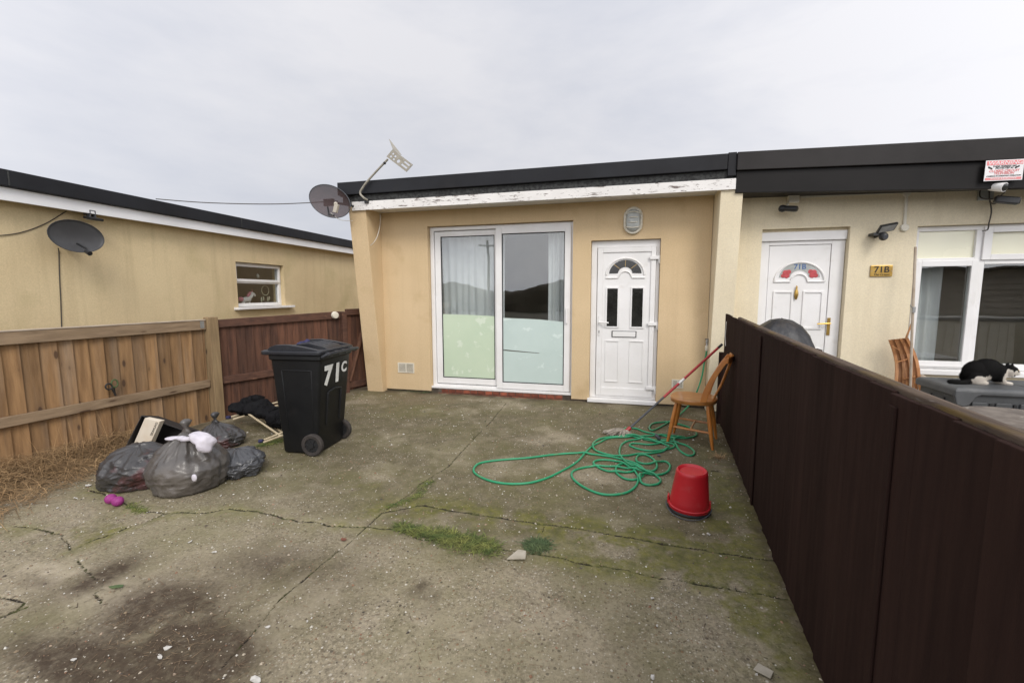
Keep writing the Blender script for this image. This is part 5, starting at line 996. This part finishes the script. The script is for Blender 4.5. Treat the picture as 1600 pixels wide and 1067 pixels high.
text('lettering', 'WARNING', .048, sp(.5, .855, .002), uS, vS, M['sign_white'], SG, ext=.0005, shear=.2, sx=1.15)
for s_, v_, sz, mt_ in (('THESE PREMISES ARE', .69, .020, 'lettering_black'), ('PROTECTED BY', .60, .020, 'lettering_black'), ('CLOSED CIRCUIT', .47, .030, 'lettering_red'), ('TELEVISION', .35, .030, 'lettering_red'), ('CAMERAS IN CONSTANT OPERATION', .225, .0155, 'lettering_black'), ('24 HOUR SURVEILLANCE', .095, .018, 'sign_white')):
    text('lettering', s_, sz, sp(.5, v_, .002), uS, vS, M[mt_], SG, ext=.0005, shear=.15, bold=.0003)
for u_, sg in ((.13, -1), (.83, 1)): mb = MB(); mb.obox(sp(u_, .63, .0015), uS*wS*.055+vS*hS*.05*sg, vS*hS*.035-uS*wS*.008*sg, nS*.0008); mb.build('camera_symbol', M['lettering_black'], SG)
NP = thing('number_plate', 'brass house number plate 71B on the cream wall', 'sign', (2.76, D, 1.69))
p0, p1 = Y(1361, 415, D-.02), Y(1394, 432, D-.02); MB().box(p0.x, p1.x, D-.02, D-.006, p1.z, p0.z).build('plate', M['brass'], NP, bevel=.003)
cxp = (p0.x+p1.x)/2; text('lettering', '71B', .095, (cxp, D-.0215, p1.z+(p0.z-p1.z)*.60), (1, 0, 0), (0, 0, 1), M['lettering_black'], NP, bold=.0015); text('lettering', 'The Green', .034, (cxp, D-.0215, p1.z+(p0.z-p1.z)*.17), (1, 0, 0), (0, 0, 1), M['lettering_black'], NP, shear=.2)
for x_ in (p0.x+.012, p1.x-.012): MB().lathe([(.005, 0), (.003, .003)], (x_, D-.020, (p0.z+p1.z)/2), (0, -1, 0), 8).build('screw', M['steel'], NP)
# ------------------------------------------------------------------ over the fence
CV = thing('covered_barbecue', 'dark grey sheeted barbecue standing behind the end of the dark fence', 'barbecue cover', (1.58, 5.1, 0))
rows = []; prof = [(1.20, 1.085), (1.30, 1.125), (1.42, 1.185), (1.50, 1.215), (1.60, 1.205), (1.70, 1.13), (1.78, 1.02), (1.83, .90)]
for k in range(17):
    z = k/16; row = []
    for j in range(40):
        a = 2*math.pi*j/40; ca = math.copysign(abs(math.cos(a))**.7, math.cos(a)); sa = math.copysign(abs(math.sin(a))**.7, math.sin(a))
        r = 1 if z < .72 else max(.02, 1-((z-.72)/.28)**1.6); fold = 1+.03*math.sin(9*a+2*z)+.05*mn.noise((ca*2, sa*2, z*3))
        x = 1.56+(.30*r*fold)*ca-(.05*(z-.7) if z > .7 else 0); row.append((x, 5.12+.26*r*fold*sa, 1.19*(z if z < .72 else .72+.28*math.sin((z-.72)/.28*math.pi/2))+.012*mn.noise((ca*3, sa*3, z*5))))
    rows.append(row)
MB().rings(rows).build('sheet', M['cover'], CV, smooth=True)
SB = thing('storage_box', 'grey plastic garden storage box under the neighbour window with a cat on it', 'storage box', (3.4, 4.95, 0))
bx0, bx1, by0, by1 = 2.815, 4.12, 4.665, 5.23
mb = MB().box(bx0+.03, bx1-.03, by0+.03, by1-.03, -.01, .555)
for i in range(7): x = bx0+.19+.17*i; mb.box(x-.055, x+.055, by0+.012, by0+.029, .05, .50)
mb.build('body', M['box_side'], SB, bevel=.008)
mb = MB()
for i in range(8): x = bx0+.105+.17*i; mb.box(x-.010, x+.010, by0+.020, by0+.0295, .06, .49)
for y_ in (by0+.18, by0+.36): mb.box(bx0+.022, bx0+.0295, y_-.008, y_+.008, .05, .5)
mb.build('groove', M['gasket'], SB)
lidp = [(bx0, .545), (bx0+.02, .47), (bx0+.07, .455), (bx0+.11, .475), (bx0+.15, .545), (bx0+.19, .565), (bx1-.19, .565), (bx1-.15, .545), (bx1-.11, .475), (bx1-.02, .47), (bx1, .545), (bx1, .60), (bx0, .60)]
mb = MB(); mb.prism(lidp, (0, by0, 0), (1, 0, 0), (0, 0, 1), (0, .028, 0)); rows = []
for z, i_ in ((.545, 0), (.60, 0), (.618, .015), (.626, .05)): rows.append([(bx0+i_, by0+i_+.0285*(z < .6), z), (bx1-i_, by0+i_+.0285*(z < .6), z), (bx1-i_, by1-i_, z), (bx0+i_, by1-i_, z)])
mb.rings(rows); mb.build('lid', M['box_grey'], SB, bevel=.008)
mb = MB(); mb.box(3.405, 3.411, by0+.05, by1-.05, .6255, .6275); mb.build('lid_seam', M['gasket'], SB)
# cat
zb = .626
CT = thing('cat', 'black and white cat crouching on the grey storage box', 'cat', (3.2, 4.93, zb))
def P3(x, y, z): return Vector((x, y, z))
mb = MB(); cy = 4.93
mb2 = [((3.115, cy, .735), (.100, .075, .112)), ((3.19, cy, .765), (.105, .072, .105)), ((3.265, cy, .74), (.07, .062, .09)), ((3.30, cy, .745), (.045, .045, .06)), ((3.355, cy-.01, .765), (.052, .046, .046)), ((3.395, cy-.012, .742), (.026, .028, .022)), ((3.09, cy-.055, .685), (.062, .035, .065)), ((3.09, cy+.055, .685), (.062, .035, .065)), ((3.12, cy-.062, .645), (.055, .024, .020)), ((3.12, cy+.06, .645), (.055, .024, .020)), ((3.335, cy-.035, .642), (.034, .020, .016)), ((3.32, cy+.035, .642), (.034, .020, .016)), ((3.36, cy-.012, .728), (.03, .035, .025))]
for c_, r_ in mb2: ellip(mb, c_, (Vector((r_[0], 0, 0)), Vector((0, r_[1], 0)), Vector((0, 0, r_[2]))))
mb.tube([P3(3.27, cy-.035, .73), P3(3.275, cy-.04, .68), P3(3.31, cy-.036, .645)], [.032, .024, .018], 10); mb.tube([P3(3.26, cy+.035, .73), P3(3.27, cy+.04, .68), P3(3.30, cy+.036, .645)], [.032, .024, .018], 10)
tl = spline([P3(3.07, cy-.03, .665), P3(3.00, cy-.07, .645), P3(2.93, cy-.09, .642), P3(2.865, cy-.07, .645)], 6); mb.tube(tl, [.022]*(len(tl)-3)+[.020, .015, .008], 10)
for dy in (-.030, .016): mb.lathe([(.020, -.008), (.012, .022), (.003, .040)], (3.345, cy+dy, .800), (.12, -.1, 1), 8)
def catcol(p):
    w_ = 0
    for c_, r_ in (((3.095, cy-.09, .665), (.052, .06, .044)), ((3.175, cy-.08, .672), (.05, .05, .045)), ((3.12, cy, .635), (.085, .2, .018)), ((3.325, cy, .638), (.06, .2, .026)), ((3.325, cy-.03, .715), (.036, .08, .066)), ((3.400, cy-.01, .734), (.034, .06, .020)), ((3.300, cy-.05, .69), (.028, .05, .055)), ((3.375, cy-.05, .752), (.016, .03, .022))):
        d = sum(((a-b)/r)**2 for a, b, r in zip(p, c_, r_)); d += .5*mn.noise(Vector(p)*60)
        if d < 1: w_ = 1
    return (.62, .57, .50) if w_ else (.010, .0095, .009)
mc = pm('cat_fur', (.02, .02, .02), None, 20, .9, .5, 240, spec=.15); tt = mc.node_tree; at = N(tt, 'ShaderNodeAttribute', attribute_name='col'); tt.links.new(at.outputs['Color'], tt.nodes['Principled BSDF'].inputs['Base Color'])
cb = remesh(mb, 'body', mc, .006, CT, it=4, cols=catcol)
fm = MB(); fcol = []; o0 = origin(CT); rf_ = random.Random(5)
for v in cb.data.vertices:
    for _ in range(2):
        p = v.co+o0+Vector((rf_.gauss(0, .002), rf_.gauss(0, .002), rf_.gauss(0, .002))); n_ = (v.normal+Vector((-.9, rf_.gauss(0, .3), -.35+rf_.gauss(0, .3)))).normalized(); L = rf_.uniform(.006, .014)*(.45 if p.x > 3.31 else 1); sd_ = n_.cross(Vector((.3, 1, .2))).normalized()*.0009
        fm.add([p-sd_, p+sd_, p+n_*L], [(0, 1, 2)]); fcol += [(*catcol(v.co+o0), 1)]*3
CT.scale = (1, 1, .93)
fo = fm.build('fur', mc, CT, recalc=False); at = fo.data.attributes.new('col', 'FLOAT_COLOR', 'POINT'); at.data.foreach_set('color', np.array(fcol, np.float32).ravel())
for dy in (-.028, .012): ellip(MB(), (3.396, cy-.012+dy+.008, .772), (Vector((.008, 0, 0)), Vector((0, .008, 0)), Vector((0, 0, .007))), 6).build('eye', M['bar_gold'], CT, smooth=True)
ellip(MB(), (3.420, cy-.012, .746), (Vector((.006, 0, 0)), Vector((0, .007, 0)), Vector((0, 0, .005))), 6).build('nose', M['pink'], CT, smooth=True)
# slatted bamboo strips leaning on the wall, pole, wicker table top
BM_ = thing('bamboo_slats', 'bundle of curved orange bamboo slats leaning on the cream wall below the window', 'bamboo slats', (3.0, 5.75, 0))
for i in range(7):
    u = i/6; pts = []
    for k in range(9):
        v = k/8; x = 1390+26*u+(20+14*u)*v+7*math.sin(v*5+.3)*(.4+.6*v); y = 531-3*u+95*v; p = Y(x, y, 5.70+.03*math.sin(v*6+u)+.02*(i % 2)); pts.append(p)
    mb = MB(); rows = []; mb.cur = random.random()
    for p in pts: rows.append([p+Vector((-.014, 0, 0)), p+Vector((.014, -.004, 0)), p+Vector((.014, .006, 0)), p+Vector((-.014, .010, 0))])
    mb.rings(rows).build('slat', M['bamboo'], BM_)
mb = MB(); mb.cur = .6; mb.tube([Y(1415, 530, 5.70), Y(1426, 502, 5.74)], .009, 6); mb.build('loose_slat', M['bamboo'], BM_)
mb = MB(); mb.cur = .9; mb.bar(Y(1394, 540, 5.66), Y(1405, 547, 5.66), .012, .006, (0, 1, 0)); mb.bar(Y(1400, 566, 5.66), Y(1421, 560, 5.66), .014, .006, (0, 1, 0)); mb.bar(Y(1412, 592, 5.66), Y(1430, 588, 5.66), .014, .006, (0, 1, 0)); mb.build('cross_tie', M['bamboo'], BM_)
PO = thing('pole', 'thin weathered pole leaning upright beside the neighbour window', 'pole', Y(1422, 620, 5.62))
MB().tube([Y(1421.5, 640, 5.6), Y(1425, 520, 5.66), Y(1430.5, 386, 5.74)], .013, 8).build('shaft', M['pole_grey'], PO, smooth='auto')
c = Y(1427.5, 484, 5.66); MB().lathe([(.018, -.03), (.018, .03)], c, (0, 0, 1), 8).build('collar', M['steel'], PO, smooth='auto')
MB().tube([c, c+Vector((-.04, -.01, .05))], .005, 6).build('hook', M['steel'], PO)
WT = thing('garden_table', 'round weathered wicker table just behind the dark fence', 'table', (2.28, 3.3, 0))
c = Vector((2.26, 3.20, .715)); MB().lathe([(.02, .01), (.26, .012), (.28, .005), (.285, -.01), (.275, -.025), (.02, -.03)], c, ZV, 32).build('table_top', M['wicker'], WT, smooth='auto')
MB().lathe([(.18, 0), (.05, .05), (.04, .65), (.12, .69)], (c.x, c.y, -.01), ZV, 16).build('pedestal', M['wicker'], WT, smooth='auto')
# ------------------------------------------------------------------ litter, weeds, straw, stones
def ribbon(mb, p, d, L, wd, bend, seg=3):
    d = Vector(d).normalized(); sd_ = d.cross(ZV); sd_ = sd_.normalized() if sd_.length > .01 else Vector((1, 0, 0)); pts = []; q = Vector(p); dr_ = d.copy(); vs_ = []
    for i in range(seg+1):
        k = 1-i/seg*.85; vs_ += [q-sd_*wd*k, q+sd_*wd*k]; dr_ = (dr_+Vector(bend)/seg).normalized(); q = q+dr_*L/seg; q.z = max(q.z, .004)
    mb.add(vs_, [(2*i, 2*i+1, 2*i+3, 2*i+2) for i in range(seg)])
def grass_patch(name, poly_px, n, hmin, hmax, mat, wd=.0028):
    mb = MB(); ctr = [G(*q) for q in poly_px]
    for _ in range(n):
        if _ % 22 == 0 or wd > .0025: i = random.randrange(len(ctr)-1); t = random.random(); j_ = Vector((random.gauss(0, 1), random.gauss(0, 1), 0)); hs = random.uniform(.45, 1.25)
        c_ = ctr[i].lerp(ctr[i+1], t); wdt = poly_w[i]*(1-t)+poly_w[i+1]*t
        p = c_+Vector((j_.x*wdt*.7+random.gauss(0, .011), j_.y*wdt*.8+random.gauss(0, .011), 0)); p.z = -.002; mb.cur = random.random(); a = random.uniform(0, 6.28)
        ribbon(mb, p, (math.cos(a)*.7, math.sin(a)*.7, 1.), random.uniform(hmin, hmax)*hs, wd*random.uniform(.6, 1.3), (math.cos(a)*.9, math.sin(a)*.9, -.9))
    return mb.build(name, mat, recalc=False)
poly_w = [.012, .020, .035, .05, .045, .03]
tag(grass_patch('grass', [(622, 823), (650, 832), (690, 838), (715, 846), (745, 852), (772, 858)], 3000, .025, .095, M['grass']), kind='stuff')
poly_w = [.03, .035, .03]; W1 = grass_patch('weed_tuft', [(828, 852), (840, 853), (852, 852)], 900, .02, .07, M['weed'], .003); tag(W1, 'small dark green weed tuft growing by the cracked slab edge', 'weed')
poly_w = [.012, .02, .012, .02, .03, .02]; tag(grass_patch('grass', [(606, 792), (630, 785), (648, 776), (656, 774), (662, 758), (676, 752)], 700, .01, .03, M['grass']), kind='stuff')
poly_w = [.02, .05, .04]; tag(grass_patch('grass', [(405, 697), (425, 692), (440, 688)], 900, .02, .06, M['grass']), kind='stuff')
poly_w = [.03, .03, .02, .02]; tag(grass_patch('grass', [(605, 608), (660, 614), (680, 612), (700, 612)], 500, .03, .09, M['weed'], .003), kind='stuff')
poly_w = [.02, .02, .02]; tag(grass_patch('grass', [(205, 787), (214, 796), (226, 800)], 350, .01, .035, M['grass']), kind='stuff')
poly_w = [.015, .02]; tag(grass_patch('weed_tuft', [(1118, 718), (1128, 712)], 70, .05, .14, M['straw'], .0025), 'dry thin weed stalks at the foot of the dark fence near the chair', 'weed')
mb = MB()
for _ in range(9500):
    u = random.random()**.9; s = -2.9+2.05*u; spread = .92*(1-u)**.9+.15; n = min(abs(random.gauss(0, .55)), 1.15)*spread; hgt = .20*math.exp(-(n/.34)**2)*(1-.4*u)+.025; p = fp(s, .0+n, random.uniform(.0, hgt)); mb.cur = random.random(); a = random.uniform(0, 6.28)
    ribbon(mb, p, (math.cos(a), math.sin(a), random.uniform(-.15, .55)), random.uniform(.08, .34), random.uniform(.0010, .0024), (random.gauss(0, .6), random.gauss(0, .6), -.7), 4)
for _ in range(110):
    s = random.uniform(-2.3, -.85); p = fp(s, random.uniform(.02, .25), .03); mb.cur = random.random(); ribbon(mb, p, (random.gauss(0, .4), random.gauss(0, .4), 1), random.uniform(.2, .42), .0016, (random.gauss(0, .4), random.gauss(0, .4), -.2), 5)
tag(mb.build('dry_grass', M['straw'], recalc=False), kind='stuff')
# leaf litter and twigs over the soil stain and along the fence foot
mb = MB()
for _ in range(1000):
    if random.random() < .6: px_, py_ = random.gauss(270, 95), random.gauss(985, 42)
    else: px_, py_ = random.uniform(40, 1260), random.uniform(640, 1065)
    if py_ < 600: continue
    p = G(px_, py_, .004)
    if p.x > .95+.0837*(p.y-4)-.03 or p.y > 5.85 or p.x < -4.5: continue
    mb.cur = random.random(); a = random.uniform(0, 6.28); ribbon(mb, p, (math.cos(a), math.sin(a), .05), random.uniform(.008, .06), random.uniform(.0008, .002), (random.gauss(0, .5), random.gauss(0, .5), 0), 3)
tag(mb.build('twigs', M['twig'], recalc=False), kind='stuff')
# loose grit on the slab
mg = bpy.data.materials.new('grit'); mg.use_nodes = True; t = mg.node_tree; at = N(t, 'ShaderNodeAttribute', attribute_name='var'); rn = N(t, 'ShaderNodeValToRGB'); el = rn.color_ramp.elements; el[0].color = (.05, .043, .036, 1); el[1].color = (.62, .60, .55, 1)
for pos, c_ in ((.25, (.12, .09, .065)), (.45, (.24, .18, .11)), (.55, (.22, .11, .065)), (.7, (.36, .30, .22)), (.88, (.46, .43, .36))): x = el.new(pos); x.color = rgba(c_)
t.links.new(at.outputs['Fac'], rn.inputs[0]); t.links.new(rn.outputs[0], t.nodes['Principled BSDF'].inputs['Base Color']); t.nodes['Principled BSDF'].inputs['Roughness'].default_value = .8
mb = MB()
for _ in range(10000):
    y_ = .75+4.9*random.random()**1.7; x_ = random.uniform(-4.3, .95+.0837*(y_-4)); r = random.uniform(.0018, .0048)*(1.8 if random.random() < .12 else 1)*(1+.12*y_); a = random.uniform(0, 3.14); ca, sa = math.cos(a)*r, math.sin(a)*r; k = random.uniform(.55, .9); mb.cur = random.random()**.8; z0 = .0015
    mb.add([(x_+ca, y_+sa, z0), (x_-sa*k, y_+ca*k, z0), (x_-ca, y_-sa, z0), (x_+sa*k, y_-ca*k, z0), (x_+ca*.25, y_+sa*.2, z0+r*.75), (x_-ca*.35, y_-sa*.3, z0+r*.65)], [(0, 1, 4), (1, 5, 4), (1, 2, 5), (2, 3, 5), (3, 4, 5), (3, 0, 4)])
tag(mb.build('grit', mg, recalc=False), kind='stuff')
def scrap(px_, py_, r, label, mat, group=None, cat='litter', name='paper_scrap', seed=0, asp=.6):
    rnd = random.Random(seed*7+int(px_)); c_ = G(px_, py_, .006); r *= .72; n = 9; a0 = rnd.random()*3; top = []
    for k in range(n):
        a = 2*math.pi*k/n; rr = r*rnd.uniform(.55, 1.15); x, y = math.cos(a)*rr, math.sin(a)*rr*asp; top.append((c_.x+x*math.cos(a0)-y*math.sin(a0), c_.y+x*math.sin(a0)+y*math.cos(a0), c_.z+rnd.uniform(0, .3)*r))
    mb = MB(); b = [(x, y, z-.003) for x, y, z in top]; mid = (c_.x, c_.y, c_.z+r*.25); mb.add(top+b+[mid], [(k, (k+1) % n, 2*n) for k in range(n)]+[((k+1) % n, k, n+k, n+(k+1) % n) for k in range(n)]+[tuple(range(2*n-1, n-1, -1))]); return tag(mb.build(name, mat), label, cat, group)
for k, (x_, y_, r) in enumerate(((297, 846, .022), (335, 862, .020), (445, 853, .014), (260, 1012, .030), (250, 1026, .022), (400, 1062, .035), (418, 979, .016), (1107, 834, .024), (958, 800, .010), (1019, 934, .014), (1027, 977, .012), (1020, 1058, .022), (1060, 815, .012), (115, 1030, .018), (345, 774, .016), (158, 831, .012), (90, 793, .014), (480, 970, .010), (1126, 868, .012), (770, 689, .015), (940, 664, .016))):
    scrap(x_, y_, r, 'small torn pale scrap lying on the stained concrete', M['paper'], 'pale litter scraps on the concrete', seed=k)
scrap(138, 758, .035, 'crumpled white paper on the dry grass edge near the bags', M['paper'], seed=50); scrap(118, 778, .035, 'flattened white paper where the dry grass meets the concrete', M['paper'], seed=51, asp=.4)
scrap(537, 843, .030, 'flat rust red chip on the concrete beside the long joint', M['rust'], name='rust_chip', cat='chip', seed=3, asp=.45)
scrap(182, 918, .05, 'ragged dark teal plastic shred by the soil stain', M['weed'], name='plastic_shred', seed=9, asp=.3)
scrap(1030, 712, .04, 'grey crumpled scrap on the concrete beneath the chair', M['grey_handle'], name='rag_scrap', seed=11, asp=.5); scrap(1034, 706, .03, 'blue and white wrapper beside the hose by the chair', M['lettering_blue'], name='wrapper', seed=13, asp=.4)
mb = MB(); c_ = G(807, 868, .012); mb.prism([(-.055, -.03), (.05, -.035), (.055, .03), (.01, .045), (-.02, .01)], c_, (.95, .25, .05), (-.25, .95, .08), (0, 0, .008)); tag(mb.build('tile_shard', M['stone'], bevel=.002), 'broken beige tile shard beside the weed tuft', 'shard')
mb = MB(); c_ = G(1403, 1040) if False else G(1192, 1047, .01); mb.prism([(-.03, -.02), (.03, -.025), (.035, .015), (-.02, .022)], c_, (.9, -.4, 0), (.4, .9, .05), (0, 0, .006)); tag(mb.build('stone_chip', M['stone'], bevel=.002), 'pale angular stone chip near the foot of the dark fence', 'chip')
# ------------------------------------------------------------------ what stands behind the photographer and shows in the glass
HG = MB(); rows = []
for k in range(9):
    z = [0, .5, 1.0, 1.5, 1.8, 2.0, 2.05, 1.9, 0][k]; off = [0, .1, .15, .1, -.1, -.5, -.9, -1.3, -1.5][k]
    rows.append([(x, -22+off+.35*mn.noise((x*.8, z, 1)), max(-.05, z+(.95*mn.noise((x*.3, z*.3, 7))+.25*mn.noise((x*1.3, z, 3)) if z > .1 else 0))) for x in np.linspace(-40, 30, 220)])
HG.rings(rows, closed=False, cap=False); tag(HG.build('hedge', M['hedge'], smooth=False), 'long dark hedge across the road reflected in the patio glass', 'hedge')
HO = thing('house', 'dark hip roofed house reflected in the patio door glass', 'house', (4, -24, 0))
MB().box(.5, 12, -32, -24.5, 0, 2.4).build('wall', M['brick'], HO)
mb = MB(); mb.add([(-.2, -32.5, 2.4), (12.5, -32.5, 2.4), (12.5, -24, 2.4), (-.2, -24, 2.4), (5.5, -28.2, 3.9), (9, -28.2, 3.9)], [(0, 1, 5, 4), (1, 2, 5), (2, 3, 4, 5), (3, 0, 4), (3, 2, 1, 0)]); mb.build('roof', M['tile_roof'], HO)
for k, (x_, y_) in enumerate(((-9.5, -18), (-3.2, -19.5))):
    tp_ = thing('utility_pole', ['wooden utility pole with one cross arm reflected in the left patio pane', 'slimmer utility pole with a short cross arm reflected between the patio panes'][k], 'pole', (x_, y_, 0))
    MB().tube([(x_, y_, -.05), (x_, y_, 5.2-k*.8)], [.11-.03*k, .08-.02*k], 10).build('shaft', M['shed_wood'], tp_); MB().box(x_-.7+.2*k, x_+.7-.2*k, y_+.08, y_+.16, 4.75-k*.8, 4.87-k*.8).build('cross_arm', M['shed_wood'], tp_)
SH = thing('shed', 'dark lap boarded garden shed reflected in the neighbour window', 'shed', (8.5, -2, 0))
mb = MB()
for k in range(13): z = .02+.15*k; mb.add([(5.2, -1.4, z), (10.5, -1.4, z), (10.5, -1.43, z+.15), (5.2, -1.43, z+.15)], [(0, 1, 2, 3)])
mb.box(5.2, 10.5, -3.4, -1.45, 0, 1.97); mb.build('wall', M['shed_wood'], SH)
mb = MB(); mb.add([(5.0, -3.6, 1.9), (10.7, -3.6, 1.9), (10.7, -1.2, 1.99), (5.0, -1.2, 1.99), (5.0, -3.6, 1.95), (10.7, -3.6, 1.95), (10.7, -1.2, 2.04), (5.0, -1.2, 2.04)], [(0, 3, 2, 1), (4, 5, 6, 7), (0, 1, 5, 4), (1, 2, 6, 5), (2, 3, 7, 6), (3, 0, 4, 7)]); mb.build('roof', M['tile_roof'], SH)
for k, (x0, y0_) in enumerate(((6.1, .3), (7.7, .5))):
    bx = thing('storage_box', ['beige garden chest reflected in the left part of the neighbour window', 'beige ribbed garden chest reflected in the right part of the neighbour window'][k], 'storage box', (x0+.7, y0_, 0))
    mb = MB().box(x0, x0+1.4, y0_, y0_+.7, 0, .86)
    for i in range(9): mb.box(x0+.08+.15*i, x0+.16+.15*i, y0_+.7, y0_+.715, .05, .82)
    mb.build('body', M['lamp_white'], bx, bevel=.01); MB().box(x0-.04, x0+1.44, y0_-.04, y0_+.75, .862, .94).build('lid', M['box_grey'], bx, bevel=.02)
